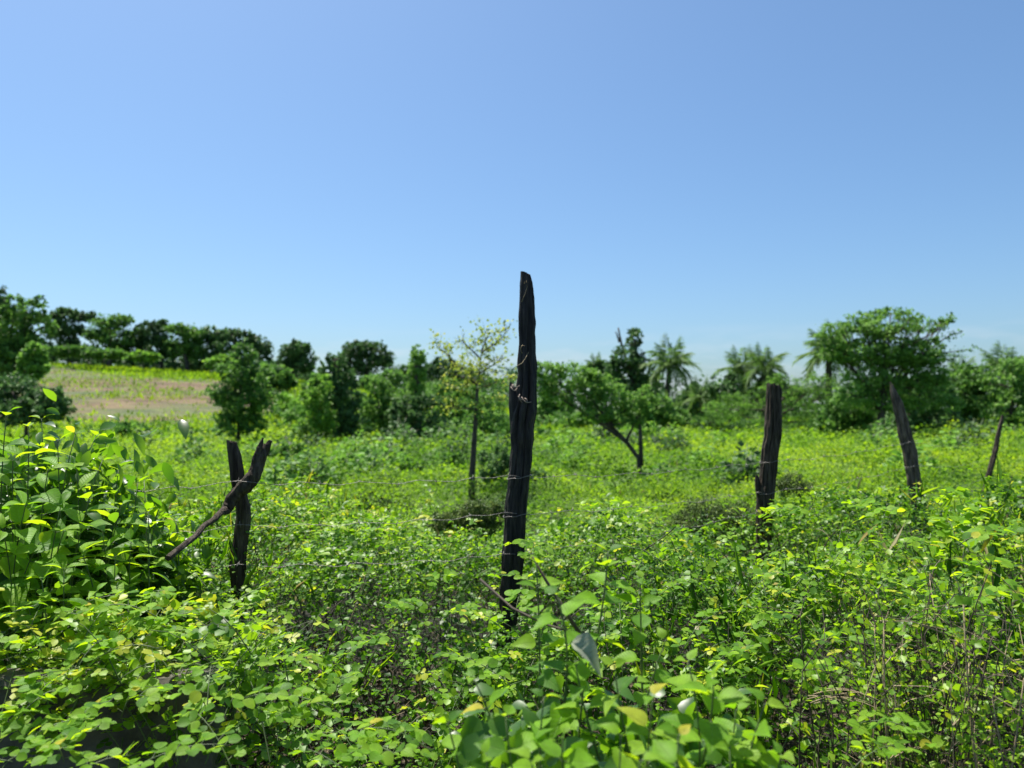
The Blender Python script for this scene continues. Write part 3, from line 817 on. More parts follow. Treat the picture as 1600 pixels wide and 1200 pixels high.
def tree(name, label, cat, D, base, blobs, n, size, mat, trunk=None, group=None, rt=.12, seed=0, up=.35, shell=.55, tmpl=T_QUAD, flat=.75, limbs=True, bark=None, tshift=0, zbase=None, limb_r=.4):
    """base (px); blobs (px, py, rx_px, ry_px[, depth offset]); trunk: list of (px, py) above the base"""
    r = random.Random(seed)
    bx = ray(base, 640).x * D
    bz = float(terrain(bx, D)) if zbase is None else zbase
    b = Vector((bx, D, bz))
    t = empty(name, b, label, cat, group)
    C = []; RR = []
    for q in blobs:
        px, py, rx, ry = q[:4]; dz = q[4] if len(q) > 4 else r.uniform(-.25, .25) * rx / F_PX * D
        C.append(at(px, py, D + dz)); RR.append((rx / F_PX * D, (rx + ry) / 2 / F_PX * D, ry / F_PX * D))
    C0, R0 = list(C), list(RR)
    for c, rd in zip(C0, R0):
        for q in range(4):
            v = Vector((r.gauss(0, 1), r.gauss(0, 1), r.gauss(0, .8))).normalized() * r.uniform(.65, 1.12)
            f = r.uniform(.24, .5)
            C.append(c + Vector((v.x * rd[0], v.y * rd[1], v.z * rd[2]))); RR.append(tuple(max(.02, k_ * f) for k_ in rd))
    foliage('crown', C, [tuple(k_ * .9 for k_ in q) if i_ < len(C0) else q for i_, q in enumerate(RR)], int(n * (1.5 if D > 80 else 1.15)), size * (.7 if D > 80 else .86), mat, t, up, tmpl, tshift, shell, flat, seed)
    C, RR = C0, R0
    tp = [b - Vector((0, 0, .2))]
    if trunk is None:
        bpy_ = 640 - F_PX * (bz - EYE) / D
        trunk = [(base + r.uniform(-4, 4), (blobs[0][1] + bpy_) / 2), (blobs[0][0], blobs[0][1])]
    tp += [at(px, py, D) for px, py in trunk]
    g = Tubes()
    # resample and wobble
    P = []
    for i in range(len(tp) - 1):
        for k in range(4): P.append(tp[i].lerp(tp[i + 1], k / 4) + Vector((r.uniform(-1, 1), r.uniform(-1, 1), 0)) * rt * .25 * (i + k > 0))
    P.append(tp[-1])
    g.add(P, rt, rt * .4, 8)
    g.build('trunk', bark or M_bark, t)
    if limbs:
        g = Tubes()
        for c, rd in zip(C, RR):
            s = r.uniform(.45, .9); st = P[int(s * (len(P) - 1))]
            mid = st.lerp(c, .5) + Vector((0, 0, rd[2] * r.uniform(-.3, .2)))
            g.add(bez(st, mid, c, 7), rt * limb_r, rt * .14, 5)
            for k in range(4):
                e = c + Vector((r.uniform(-1, 1) * rd[0], r.uniform(-1, 1) * rd[1], r.uniform(-.2, 1) * rd[2])) * .85
                g.add(bez(mid.lerp(c, r.random()), mid.lerp(e, .6), e, 5), rt * .16, rt * .05, 4)
        g.build('branches', bark or M_bark, t)
    return t

GH = 'trees along the top of the hill'
GV = 'vine-draped trees and shrubs at the foot of the hill'
GR = 'trees at the far edge of the field on the right'
# hilltop row
tree('tree', 'dark broad-crowned tree at the left end of the hilltop row, flat feathery tiers', 'tree', 112, 108, [(102, 496, 22, 13), (128, 494, 18, 8), (92, 516, 17, 10), (115, 516, 20, 8), (105, 536, 16, 14)], 3200, .62, M_dark, group=GH, rt=.4, seed=1)
tree('tree', 'pale airy tree with thin light trunk in the hilltop row, second from its left end', 'tree', 110, 170, [(170, 505, 26, 12), (190, 500, 18, 8), (152, 522, 18, 12), (180, 528, 26, 14), (168, 545, 28, 14)], 3000, .6, M_mid, group=GH, rt=.35, seed=2, bark=M_post_grey)
tree('tree', 'narrow dark tree with open gaps in the hilltop row beside the pale one', 'tree', 112, 222, [(225, 514, 14, 10), (212, 530, 18, 12), (232, 530, 14, 14), (218, 548, 20, 14)], 2200, .6, M_dark, group=GH, rt=.35, seed=3)
tree('tree', 'dark tree with two humps at the middle of the hilltop row', 'tree', 110, 252, [(246, 510, 14, 9), (256, 522, 14, 12), (246, 540, 18, 16), (264, 548, 14, 12)], 2200, .6, M_dark, group=GH, rt=.35, seed=4)
tree('tree', 'rounded mid-green tree in the hilltop row above the grassy strip', 'tree', 108, 292, [(285, 516, 20, 10), (302, 522, 16, 12), (278, 540, 20, 16), (304, 545, 18, 15)], 2600, .6, M_mid, group=GH, rt=.35, seed=5)
tree('tree', 'bushy darker green tree in the hilltop row, right of the rounded one', 'tree', 110, 332, [(325, 522, 20, 10), (345, 526, 16, 11), (322, 546, 22, 16), (350, 548, 18, 14)], 2600, .6, M_dark, group=GH, rt=.35, seed=6, tshift=.2)
tree('tree', 'sloping dark crown at the right end of the hilltop row', 'tree', 112, 375, [(362, 522, 16, 9), (382, 530, 18, 12), (402, 536, 16, 12), (378, 552, 26, 14), (412, 550, 18, 14)], 3000, .62, M_dark, group=GH, rt=.4, seed=7)
tree('tree', 'round dark tree alone on the slope just right of the hilltop row', 'tree', 100, 462, [(462, 547, 22, 14), (450, 560, 20, 14), (475, 560, 18, 16), (462, 574, 24, 12)], 2600, .55, M_dark, group=GH, rt=.35, seed=8, tshift=.1)
tree('tree', 'large dark bluish tree mass on the skyline left of the vine-covered column', 'tree', 110, 575, [(560, 548, 24, 14), (585, 545, 22, 10), (600, 560, 16, 14), (570, 568, 34, 16), (548, 565, 18, 18)], 3600, .62, M_dark, group=GH, rt=.4, seed=9)
tree('tree', 'low dark tree on the skyline directly behind the vine-covered column', 'tree', 108, 650, [(622, 580, 20, 9), (655, 584, 20, 10), (685, 576, 20, 12), (660, 595, 32, 10)], 2600, .6, M_dark, group=GH, rt=.35, seed=10)
tree('tree', 'dark tree on the skyline behind the spindly yellowish tree', 'tree', 105, 712, [(700, 580, 20, 14), (722, 590, 24, 14), (700, 605, 28, 14), (745, 600, 22, 14)], 2600, .6, M_dark, group=GH, rt=.35, seed=11)
# shrubs on the hill edge
k = 0
for (px, py, rx, ry, D, m, lab) in [
    (112, 548, 26, 5, 100, M_mid, 'low rounded shrub under the dark tree at the left end of the hilltop'),
    (165, 551, 26, 5, 98, M_mid, 'low pale shrub at the upper left edge of the ploughed slope'),
    (225, 556, 22, 4, 98, M_lite, 'flat light green shrub on the grassy strip above the ploughed slope'),
    (345, 566, 20, 7, 92, M_lite, 'light green shrub at the top right corner of the ploughed slope'),
    (430, 590, 26, 16, 80, M_mid, 'olive shrub on the slope right of the feathery tree top'),
    (455, 640, 26, 20, 50, M_lite, 'pale green shrub patch on the reddish slope behind the split branch'),
    (500, 600, 24, 14, 70, M_mid, 'mid-green shrub on the slope left of the tall vine-draped tree'),
    (205, 672, 24, 12, 34, M_mid, 'small round dark shrub at the lower edge of the ploughed field'),
    (865, 640, 26, 18, 60, M_mid, 'shrub on the ochre bank seen just right of the charred post'),
    (905, 660, 22, 12, 45, M_lite, 'small bright shrub below the leaning tree crown')]:
    k += 1
    tree('shrub', lab, 'shrub', D, px, [(px, py, rx, ry), (px - rx * .45, py + ry * .3, rx * .6, ry * .8), (px + rx * .5, py + ry * .35, rx * .55, ry * .7)], 1300, .008 * D if D > 45 else .2, m, group='shrubs on the slope and field edge', rt=.05, seed=60 + k, limbs=False)

# left-hand trees
GL = 'trees at the left edge of the view'
tree('tree', 'tall dark tree whose narrow top reaches highest at the left edge', 'tree', 62, 2, [(-4, 466, 16, 20), (-30, 480, 40, 30), (10, 490, 18, 14), (-10, 520, 40, 30)], 3400, .34, M_dark, group=GL, rt=.3, seed=12)
tree('tree', 'big leafy green tree with a bright top filling the left edge below the dark one', 'tree', 48, 20, [(42, 488, 26, 20), (12, 510, 32, 28), (55, 520, 26, 26), (0, 545, 40, 34), (48, 555, 30, 26), (20, 575, 40, 26)], 7600, .27, M_mid, group=GL, rt=.3, seed=13)
tree('tree', 'smaller tree with pale whitish leaves in front of the big one at the left', 'tree', 40, 50, [(55, 545, 14, 8), (48, 560, 18, 12), (60, 575, 16, 14), (44, 582, 18, 12)], 1900, .26, M_mid, group=GL, rt=.12, seed=14, tshift=.3)
tree('bush', 'dense dark green bush at the left, right above the broad-leaved foreground bush', 'bush', 24, 40, [(20, 612, 40, 26), (68, 628, 30, 18), (90, 640, 20, 16), (40, 645, 44, 22), (-30, 620, 40, 40)], 6500, .15, M_dark, group=GL, rt=.08, seed=15, tshift=.15)

# foot of the hill
tree('tree', 'feathery bushy tree with several thin stems in front of the ploughed slope', 'tree', 28, 372, [(378, 552, 20, 18), (365, 585, 28, 22), (392, 590, 26, 24), (352, 615, 24, 20), (400, 625, 28, 22), (375, 635, 34, 24), (370, 665, 28, 18), (395, 660, 20, 16)], 6800, .15, M_mid, trunk=[(374, 640), (378, 560)], group=GV, rt=.09, seed=16, tshift=.05, tmpl=T_QUAD)
tree('tree', 'tall tree draped in vines like a dark ragged column, left of the smooth column', 'tree', 30, 535, [(525, 562, 14, 12), (515, 580, 18, 14), (535, 590, 18, 18), (522, 615, 22, 20), (545, 625, 20, 22), (530, 650, 30, 22), (555, 665, 22, 22), (520, 675, 26, 16)], 6400, .15, M_dark, trunk=[(532, 640), (525, 560)], group=GV, rt=.14, seed=17, tshift=.25)
tree('shrub', 'soft light green shrub leaning on the left of the ragged vine-draped tree', 'shrub', 29, 500, [(498, 605, 18, 14), (490, 630, 22, 20), (505, 650, 24, 22), (485, 670, 22, 18)], 3000, .14, M_lite, group=GV, rt=.05, seed=18)
tree('shrub', 'rounded light shrub of mounded vines between the two vine columns', 'shrub', 32, 600, [(585, 600, 20, 12), (608, 615, 22, 16), (585, 635, 24, 20), (612, 650, 24, 20), (590, 670, 22, 18)], 4200, .15, M_mid, group=GV, rt=.05, seed=19, tshift=.2)
tree('shrub', 'glossy vine mound on the slope behind, left of the smooth column top', 'shrub', 55, 600, [(590, 595, 20, 10), (615, 590, 22, 12), (600, 605, 24, 10)], 1800, .3, M_mid, group=GV, rt=.06, seed=20)
# smooth vine column
def vine_column():
    D = 32; b = Vector((ray(652, 640).x * D, D, float(terrain(ray(652, 640).x * D, D))))
    t = empty('vine_column', b, 'smooth upright column of vines over a dead trunk, rounded at the top', 'vine-covered trunk', GV)
    C = []; RR = []
    for py, rx in [(550, 8), (558, 11), (570, 12), (584, 12), (598, 12.5), (612, 13), (626, 14), (642, 16)]:
        C.append(at(653 - (py - 552) * .03, py, D)); RR.append((rx / F_PX * D, rx / F_PX * D, 10 / F_PX * D))
    foliage('vine_cover', C, RR, 4200, .11, M_mid, t, .1, T_QUAD, .6, .85, 1, 21)
    g = Tubes(); g.add([b, at(652, 620, D), at(653, 556, D)], .22, .12, 9); g.build('trunk', M_bark, t)
vine_column()
tree('shrub', 'dark vine mound with deep shade that carries the smooth column', 'shrub', 31, 655, [(640, 632, 24, 14), (665, 628, 22, 12), (625, 655, 24, 18), (660, 660, 30, 22), (688, 668, 22, 18), (640, 678, 28, 14)], 4600, .15, M_dark, group=GV, rt=.06, seed=22, tshift=.2)
tree('shrub', 'bright tangled shrub right of the smooth vine column', 'shrub', 36, 715, [(700, 605, 24, 14), (725, 625, 26, 18), (700, 640, 22, 16), (742, 650, 26, 18), (712, 665, 26, 16)], 4200, .17, M_mid, group=GV, rt=.06, seed=23, tshift=.2)
tree('shrub', 'yellowing shrub between the vine mound and the spindly tree', 'shrub', 40, 705, [(700, 655, 22, 8), (720, 662, 16, 6)], 800, .2, M_yell, group=GV, rt=.04, seed=24)
tree('shrub', 'dark low shrub belt under the spindly tree', 'shrub', 30, 755, [(735, 675, 22, 10), (760, 660, 22, 20), (785, 665, 22, 22), (710, 680, 20, 8)], 3000, .15, M_mid, group=GV, rt=.05, seed=25)

# spindly tree
def spindly():
    D = 11.7; bx = ray(737, 640).x * D; b = Vector((bx, D, float(terrain(bx, D))))
    t = empty('tree', b, 'spindly young tree with sparse yellow-green leaves, just left of the charred post', 'tree')
    tr = [b - Vector((0, 0, .1)), at(737, 750, D), at(741, 690, D), at(744, 640, D), at(746, 600, D)]
    g = Tubes(); g.add(tr, .062, .022, 9); g.build('trunk', M_bark, t)
    g = Tubes(); rr = random.Random(5); tips = []
    for (x0, y0, x1, y1, x2, y2) in [(746, 602, 750, 575, 752, 548), (752, 548, 760, 535, 758, 522), (752, 550, 775, 540, 795, 515), (746, 600, 730, 580, 712, 568), (712, 568, 700, 555, 682, 540), (745, 612, 768, 596, 800, 592), (744, 625, 720, 612, 700, 600), (745, 585, 765, 575, 785, 560), (744, 640, 765, 625, 790, 625), (744, 640, 722, 636, 700, 640), (750, 560, 735, 545, 722, 532), (745, 600, 725, 590, 705, 585)]:
        dz = rr.uniform(-.5, .5)
        P = bez(at(x0, y0, D), at(x1, y1, D + dz * .6), at(x2, y2, D + dz), 8); g.add(P, .014, .003, 5)
        for k in range(2, 8):
            for q in range(3):
                e = P[k] + Vector((rr.uniform(-1, 1), rr.uniform(-1, 1), rr.uniform(-.2, 1))) * .2
                g.add([P[k], P[k].lerp(e, .5) + Vector((0, 0, .02)), e], .004, .0015, 3, cap=False); tips.append(e); tips.append(P[k].lerp(e, .6))
    g.build('branches', M_bark, t)
    r = np.random.default_rng(3); C = np.array([tuple(p) for p in tips]); li = r.integers(0, len(C), 1500)
    P = C[li] + r.normal(size=(1500, 3)) * .05
    link('crown', leaves_mesh('crown', P, r.normal(size=(1500, 3)) + [0, 0, -.3], r.normal(size=(1500, 3)) * .6 + [0, 0, .7], r.uniform(.03, .065, 1500), T_QUAD, np.clip(r.normal(size=1500) * .25 + .5, 0, 1)), M_yell, t)
    C = [at(x, y, D + q) for x, y, q in ((735, 645, .1), (765, 640, -.1), (725, 625, 0), (780, 655, .2), (755, 620, -.2), (790, 600, .1))]
    foliage('lower_crown', C, [(.28, .28, .16)] * 6, 900, .055, M_mid, t, .5, T_QUAD, .2, .3, .8, 31)
spindly()
tree('bush', 'dark green bush on the field, half hidden behind the charred post', 'bush', 12.5, 785, [(778, 722, 24, 18), (800, 730, 24, 20), (765, 742, 14, 12), (842, 742, 14, 10)], 2600, .06, M_dark, group='bushes out on the field', rt=.02, seed=32, tshift=.3)
tree('bush', 'small dark bush left of the spindly tree trunk', 'bush', 17, 716, [(716, 716, 10, 10), (708, 722, 8, 7)], 600, .08, M_mid, group='bushes out on the field', rt=.02, seed=33)
tree('bush', 'small low bush in the middle of the field near the taller weeds', 'bush', 16, 635, [(632, 728, 12, 7), (655, 730, 10, 7)], 700, .08, M_mid, group='bushes out on the field', rt=.02, seed=34)
tree('bush', 'low bush at the field edge behind the split branch', 'bush', 15, 470, [(455, 700, 18, 8), (435, 708, 20, 8), (475, 712, 14, 7)], 1100, .08, M_mid, group='bushes out on the field', rt=.02, seed=35)
# knee-high weed clumps scattered over the field: one mesh pair, copied
def clumps():
    rr = random.Random(12); q = np.random.default_rng(12); protos = []
    for v in range(3):
        n = 420; a = q.random(n) * 6.28; rad = q.random(n) ** .7 * .32; zz = q.random(n) * .5 * (1.15 - rad / .4)
        P = np.stack([rad * np.cos(a), rad * np.sin(a), zz], -1)
        lm = leaves_mesh('foliage', P, np.stack([np.cos(a), np.sin(a), q.normal(size=n) * .6], -1), q.normal(size=(n, 3)) * .5 + [0, 0, .8], q.uniform(.04, .1, n), T_QUAD, np.clip(q.normal(size=n) * .2 + .4, 0, 1))
        lm.materials.append((M_mid, M_dark, M_lite)[v])
        g = Tubes()
        for k in range(9):
            e = Vector((rr.uniform(-.22, .22), rr.uniform(-.22, .22), rr.uniform(.3, .55))); g.add([(0, 0, 0), e * .5 + Vector((0, 0, .05)), e], .008, .003, 4)
        o = g.build('stems', M_stem); sm = o.data; bpy.data.objects.remove(o); protos.append((lm, sm))
    for k in range(70):
        D = rr.uniform(12, 34); px = rr.uniform(120, 1590); x = ray(px, 640).x * D; z = float(canopy(x, D)) - rr.uniform(.2, .35)
        t = empty('weed_clump', (x, D, z), ('knee-high mid-green weed clump standing out of the open field', 'knee-high dark green weed clump standing out of the open field', 'knee-high pale green weed clump standing out of the open field')[k % 3], 'weeds', 'weed clumps in the field')
        t.rotation_euler.z = rr.random() * 6; sc = rr.uniform(.7, 1.5) * (1 + (D - 12) / 40); t.scale = (sc * 1.2, sc * 1.2, sc)
        for nm, me in zip(('foliage', 'stems'), protos[k % 3]):
            o = bpy.data.objects.new(nm, me); COL.objects.link(o); o.parent = t
clumps()
# leaning tree
tree('tree', 'leaning tree with a wide low crown tilted left, right of the charred post', 'tree', 15.5, 1002,
     [(858, 582, 24, 16), (895, 590, 28, 22), (870, 612, 24, 14), (925, 600, 30, 22), (905, 628, 26, 14), (955, 618, 28, 20), (935, 645, 24, 14), (990, 630, 26, 22), (965, 655, 20, 12), (1010, 622, 16, 18), (1000, 655, 20, 12), (842, 600, 14, 16)],
     8800, .075, M_mid, trunk=[(998, 715), (978, 690), (955, 665), (925, 625)], rt=.055, seed=36, tshift=.35, limb_r=.55)
tt_ = [o for o in COL.objects if o.get('label', '').startswith('leaning tree')][0]
g = Tubes(); g.add([at(1002, 728, 15.5), at(1001, 690, 15.5), at(999, 650, 15.5), at(1003, 615, 15.5)], .05, .025, 8); g.build('trunk', M_bark, tt_)

# right-hand background
tree('tree', 'dark irregular tree with one bare dead limb, left of the tallest palm', 'tree', 48, 990,
     [(992, 530, 12, 14), (982, 560, 26, 18), (1002, 572, 22, 18), (962, 572, 16, 12), (985, 600, 30, 18), (1010, 605, 20, 20)], 4000, .26, M_dark, group=GR, rt=.2, seed=37, tshift=.1)
tt_ = [o for o in COL.objects if o.get('label', '').startswith('dark irregular tree')][0]
g = Tubes(); g.add(bez(at(984, 575, 48), at(972, 548, 48), at(966, 512, 48), 8), .12, .05, 6); g.add(bez(at(968, 535, 48), at(965, 525, 48), at(962, 518, 48), 4), .08, .03, 6); g.build('dead_limb', M_post_grey, tt_)
for k, (px, blobs, D, m, ts, lab) in enumerate([
    (945, [(935, 575, 18, 10), (925, 590, 20, 12), (960, 595, 20, 14)], 60, M_dark, .1, 'dark tree crown showing above the leaning tree'),
    (1095, [(1085, 612, 16, 12), (1105, 620, 20, 14), (1075, 630, 18, 12), (1100, 640, 22, 14)], 60, M_dark, .25, 'rounded tree in the gap between the tallest palm and the palm pair'),
    (1030, [(1030, 635, 20, 16), (1050, 650, 22, 14), (1015, 655, 16, 16)], 42, M_mid, .2, 'dense green shrub at the foot of the tallest palm'),
    (1140, [(1130, 612, 22, 14), (1155, 605, 20, 16), (1165, 625, 24, 16)], 48, M_dark, .1, 'dark tree under the crossing palm pair'),
    (1210, [(1205, 600, 22, 14), (1230, 615, 24, 16), (1190, 622, 20, 14)], 50, M_dark, .15, 'dark tree right of the palm pair behind the feathery acacia'),
    (1335, [(1325, 640, 34, 22), (1345, 665, 38, 16), (1300, 660, 24, 14)], 27, M_mid, -.05, 'dull olive shrub under the left side of the big tree'),
    (1425, [(1425, 620, 34, 26), (1460, 615, 30, 26), (1410, 655, 34, 20), (1465, 655, 34, 20)], 29, M_dark, .15, 'deeply shaded tree behind the leaning grey post'),
    (1520, [(1505, 600, 28, 22), (1535, 590, 26, 20), (1520, 630, 34, 20), (1500, 655, 30, 14)], 33, M_mid, 0, 'green tree between the big tree and the right-edge palms'),
    (1580, [(1590, 575, 30, 18), (1560, 600, 30, 22), (1605, 610, 40, 26), (1575, 640, 44, 20), (1630, 590, 40, 30)], 32, M_mid, .1, 'bushy green tree at the right edge of the view')]):
    tree('tree', lab, 'tree', D, px, blobs, 2600 if D > 40 else 4200, .0058 * D, m, group=GR, rt=.12, seed=40 + k, tshift=ts)
# feathery acacias
tree('tree', 'feathery bright green acacia with layered crown behind the square-topped post', 'tree', 34, 1200,
     [(1180, 625, 40, 16), (1225, 605, 38, 16), (1270, 600, 34, 14), (1140, 640, 30, 14), (1240, 635, 46, 16), (1290, 620, 26, 14), (1170, 655, 40, 12), (1225, 660, 50, 12), (1280, 655, 34, 14)],
     9000, .14, M_lite, trunk=[(1202, 660), (1225, 620)], group=GR, rt=.12, seed=52, tshift=-.2, tmpl=T_NARROW, flat=.45)
tree('tree', 'small feathery green tree at the left end of the bright acacia', 'tree', 38, 1120,
     [(1120, 640, 22, 16), (1140, 625, 18, 14), (1110, 658, 26, 10)], 2400, .16, M_lite, group=GR, rt=.08, seed=53, tshift=-.3, tmpl=T_NARROW, flat=.45)
# the big tree
tree('tree', 'big spreading tree with layered crown and trailing side sprigs, at the right', 'tree', 25, 1372,
     [(1300, 526, 26, 9), (1385, 512, 60, 14), (1350, 548, 50, 16), (1420, 556, 50, 16), (1392, 489, 36, 7), (1350, 498, 28, 8), (1425, 497, 26, 6), (1312, 512, 26, 8), (1365, 518, 40, 9), (1440, 512, 36, 8), (1470, 503, 18, 6), (1322, 538, 36, 11), (1400, 535, 44, 10), (1455, 538, 24, 8), (1325, 560, 30, 12), (1380, 558, 46, 20), (1430, 550, 36, 18), (1350, 590, 34, 22), (1405, 590, 44, 22), (1450, 580, 30, 18), (1330, 620, 30, 22), (1380, 625, 44, 22), (1440, 620, 40, 22), (1465, 600, 20, 14)],
     21000, .11, M_mid, trunk=[(1376, 660), (1380, 610), (1385, 550)], group=GR, rt=.16, seed=54, tshift=.25, shell=.45, flat=.6, limb_r=.22)
tt_ = [o for o in COL.objects if o.get('label', '').startswith('big spreading tree')][0]
g = Tubes(); P_ = []; rr = random.Random(9)
for (x1, y1, x2, y2) in [(1480, 520, 1497, 520), (1470, 550, 1520, 546), (1465, 570, 1500, 556), (1478, 500, 1488, 494)]:
    c = bez(at(1440, 560, 25), at(x1, y1, 25), at(x2, y2, 25), 8); g.add(c, .03, .008, 4)
    for p in c[4:]:
        for q in range(14): P_.append(p + Vector((rr.gauss(0, .12), rr.gauss(0, .12), rr.gauss(0, .07))))
g.build('side_sprig', M_bark, tt_)
P_ = np.array([tuple(p) for p in P_]); n_ = len(P_)
link('sprig_leaves', leaves_mesh('sprig_leaves', P_, rng.normal(size=(n_, 3)), rng.normal(size=(n_, 3)) * .5 + [0, 0, .8], rng.uniform(.06, .13, n_), T_QUAD, rng.random(n_)), M_mid, tt_)

# palms -------------------------------------------------------------
def frond_mesh(seed, droop):
    r = np.random.default_rng(seed)
    n = 30; s = np.linspace(0, 1, n)
    x = s * (1 - .18 * s * s * droop); z = .42 * s - droop * s ** 2.2
    P, Fd, N, L = [], [], [], []
    for i in range(2, n):
        for sd_ in (-1, 1):
            P.append((x[i], 0, z[i])); ang = .95 - .55 * s[i]
            Fd.append((math.cos(ang) * .75, sd_ * math.sin(ang) * 1.0, -.55 + r.normal() * .15))
            N.append((0, sd_ * .25, 1)); L.append(.36 * math.sin(math.pi * min(1, .12 + s[i] * .86)) + .05)
    lm = leaves_mesh('frond', np.array(P), np.array(Fd), np.array(N), np.array(L), (np.array([(0, 0, 0), (.055, .4, 0), (0, 1, -.1), (-.055, .4, 0)]), T_QUAD[1]), r.random(len(P)) * .6 + .2)
    # add the midrib as extra faces through bmesh
    import bmesh
    bm = bmesh.new(); bm.from_mesh(lm)
    prev = None
    for i in range(0, n, 3):
        rr = .016 * (1 - .8 * s[i])
        ring = [bm.verts.new((x[i], rr * a, z[i] + rr * b)) for a, b in ((1, 0), (0, 1), (-1, 0), (0, -1))]
        if prev:
            for k in range(4): bm.faces.new((prev[k], prev[(k + 1) % 4], ring[(k + 1) % 4], ring[k]))
        prev = ring
    bm.to_mesh(lm); bm.free(); lm.materials.append(M_palm)
    return lm
FR = [frond_mesh(200 + i, d) for i, d in enumerate((.35, .6, .9, 1.25, .15))]
def palm(label, D, base, top, Rpx, nf, seed, group, trunk_r=.16):
    r = random.Random(seed)
    bx = ray(base, 640).x * D; b = Vector((bx, D, float(terrain(bx, D)))); tp = at(top[0], top[1], D)
    t = empty('palm_tree', b, label, 'palm', group)
    g = Tubes(); mid = b.lerp(tp, .5) + Vector((r.uniform(-.3, .3), 0, 0)); P = bez(b - Vector((0, 0, .3)), mid, tp, 14)
    g.add(P, 0, 0, 9, radii=[trunk_r * (1.25 - .45 * i / 13) * (1 + .05 * (i % 2)) for i in range(14)]); g.build('trunk', M_bark, t)
    Rm = Rpx / F_PX * D
    for k in range(nf):
        el = (k / nf)
        o = bpy.data.objects.new('frond', FR[4] if el > .85 else FR[min(3, int((1 - el) * 4))]); COL.objects.link(o); o.parent = t
        o.location = tp - b; o.rotation_euler = (r.uniform(-.2, .2), R(-68) * el + .35 * (1 - el) + r.uniform(-.1, .1), k * 2.399 + r.uniform(-.2, .2))
        s = Rm * r.uniform(.9, 1.12); o.scale = (s, s, s)
GPm = 'palms at the far edge of the field'
palm('tallest slim palm left of centre-right, standing clear against the sky', 46, 1042, (1047, 572), 50, 20, 1, GPm)
palm('left palm of the crossing pair behind the acacia', 50, 1158, (1160, 582), 44, 18, 2, GPm)
palm('right palm of the crossing pair behind the acacia', 48, 1196, (1194, 576), 44, 18, 3, GPm)
palm('palm with long arching fronds tucked against the left of the big tree', 36, 1298, (1296, 555), 58, 22, 4, GPm)
palm('short young palm with yellowish fronds at the foot of the tallest palm', 44, 1052, (1052, 645), 34, 14, 5, GPm, .1)
palm('short palm in the gap between the tallest palm and the pair', 50, 1095, (1094, 622), 34, 15, 6, GPm, .12)
palm('palm whose fronds rise above the trees at the right edge', 38, 1572, (1568, 580), 46, 18, 7, GPm)
palm('palm half hidden between the big tree and the right edge', 40, 1500, (1500, 590), 40, 16, 8, GPm)
palm('small dark palm whose top peeps over the leaning tree', 60, 932, (930, 572), 24, 14, 9, GPm, .14)

# scrub along the foot of the ridge trees and between the shrubs at the hill foot
def scrub(name, label, spans, n, size, mat, seed):
    r = np.random.default_rng(seed); C = []; RR = []
    for (xa, ya, xb, yb, Da, Db, rx, ry, cnt) in spans:
        for k in range(cnt):
            f = (k + r.random()) / cnt; D = Da + (Db - Da) * f + r.normal() * .03 * Da
            C.append(at(xa + (xb - xa) * f, ya + (yb - ya) * f + r.normal() * ry * .4, D)); q = r.uniform(.5, 1.2) / F_PX * D
            RR.append((rx * q, rx * q, ry * q))
    o, _ = foliage(name, C, RR, n, size, mat, None, .35, T_QUAD, .1, .3, .85, seed); tag(o, label, 'scrub', kind='stuff')
scrub('ridge_scrub', 'dense dark scrub closing the gaps under the hilltop trees', [(78, 553, 430, 582, 116, 112, 14, 9, 70), (430, 585, 760, 620, 112, 105, 14, 8, 50)], 11000, .5, M_dark, 301)
scrub('slope_scrub', 'tangled mid-green scrub filling in between the trees at the hill foot', [(430, 655, 800, 668, 40, 36, 16, 12, 44), (480, 625, 760, 630, 52, 50, 16, 12, 30), (640, 600, 790, 625, 70, 60, 16, 10, 16), (90, 668, 350, 672, 34, 32, 12, 7, 22), (330, 610, 470, 640, 60, 44, 12, 8, 16), (840, 655, 1130, 655, 46, 44, 14, 9, 26)], 15000, .2, M_mid, 302)
scrub('field_edge_scrub', 'dark scrub along the far field edge on the right', [(1090, 668, 1640, 662, 38, 34, 18, 9, 44)], 9000, .15, M_dark, 303)
# distant wood closing the horizon
def wood():
    r = np.random.default_rng(88)
    C = []; RR = []
    for k in range(120):
        a = -1.0 + 2.0 * k / 119 + r.normal() * .01; y = r.uniform(125, 160); x = a * y; hgt = r.uniform(4.5, 8) * (1 if x / y > -.1 else .6)
        C.append((x, y, float(terrain(x, y)) + hgt * .45)); RR.append((r.uniform(3, 5), 3, hgt * .55))
    o, _ = foliage('distant_wood', C, RR, 26000, .9, M_dark, None, .35, T_QUAD, .1, .6, .8, 89)
    tag(o, 'distant dark wood closing the horizon behind the trees', 'wood', kind='stuff')
wood()

# ------------------------------------------------------------------ foreground plants with single leaves
def single_leaf(kind, w, seed, droop, fold, serr=0):
    r = random.Random(seed)
    if kind == 'ovate': ts = [.06, .16, .28, .42, .58, .74, .88]; ws = [.17, .3, .37, .36, .29, .18, .08]
    elif kind == 'long': ts = [.06, .16, .3, .45, .6, .76, .9]; ws = [.07, .13, .185, .205, .185, .125, .055]
    else: ts = [.12, .34, .6, .85]; ws = [.3, .46, .48, .3]
    ws = [q * w for q in ws]
    V, F = leaf_template(ts, ws, fold, droop)
    for i in range(len(V)):
        V[i, 2] += r.uniform(-.012, .012); V[i, 0] += .05 * V[i, 1] ** 2 * (1 if seed % 2 else -1)
        if serr and abs(V[i, 0]) > .05: V[i, 0] *= 1 + r.uniform(-serr, serr); V[i, 1] += r.uniform(-serr, serr) * .15
    V[:, 2] += 0
    # short petiole ribbon
    me = mesh_np('leaf', V, F, True, {'luv': ('FLOAT_VECTOR', V)})
    me.materials.append(M_broad)
    return me
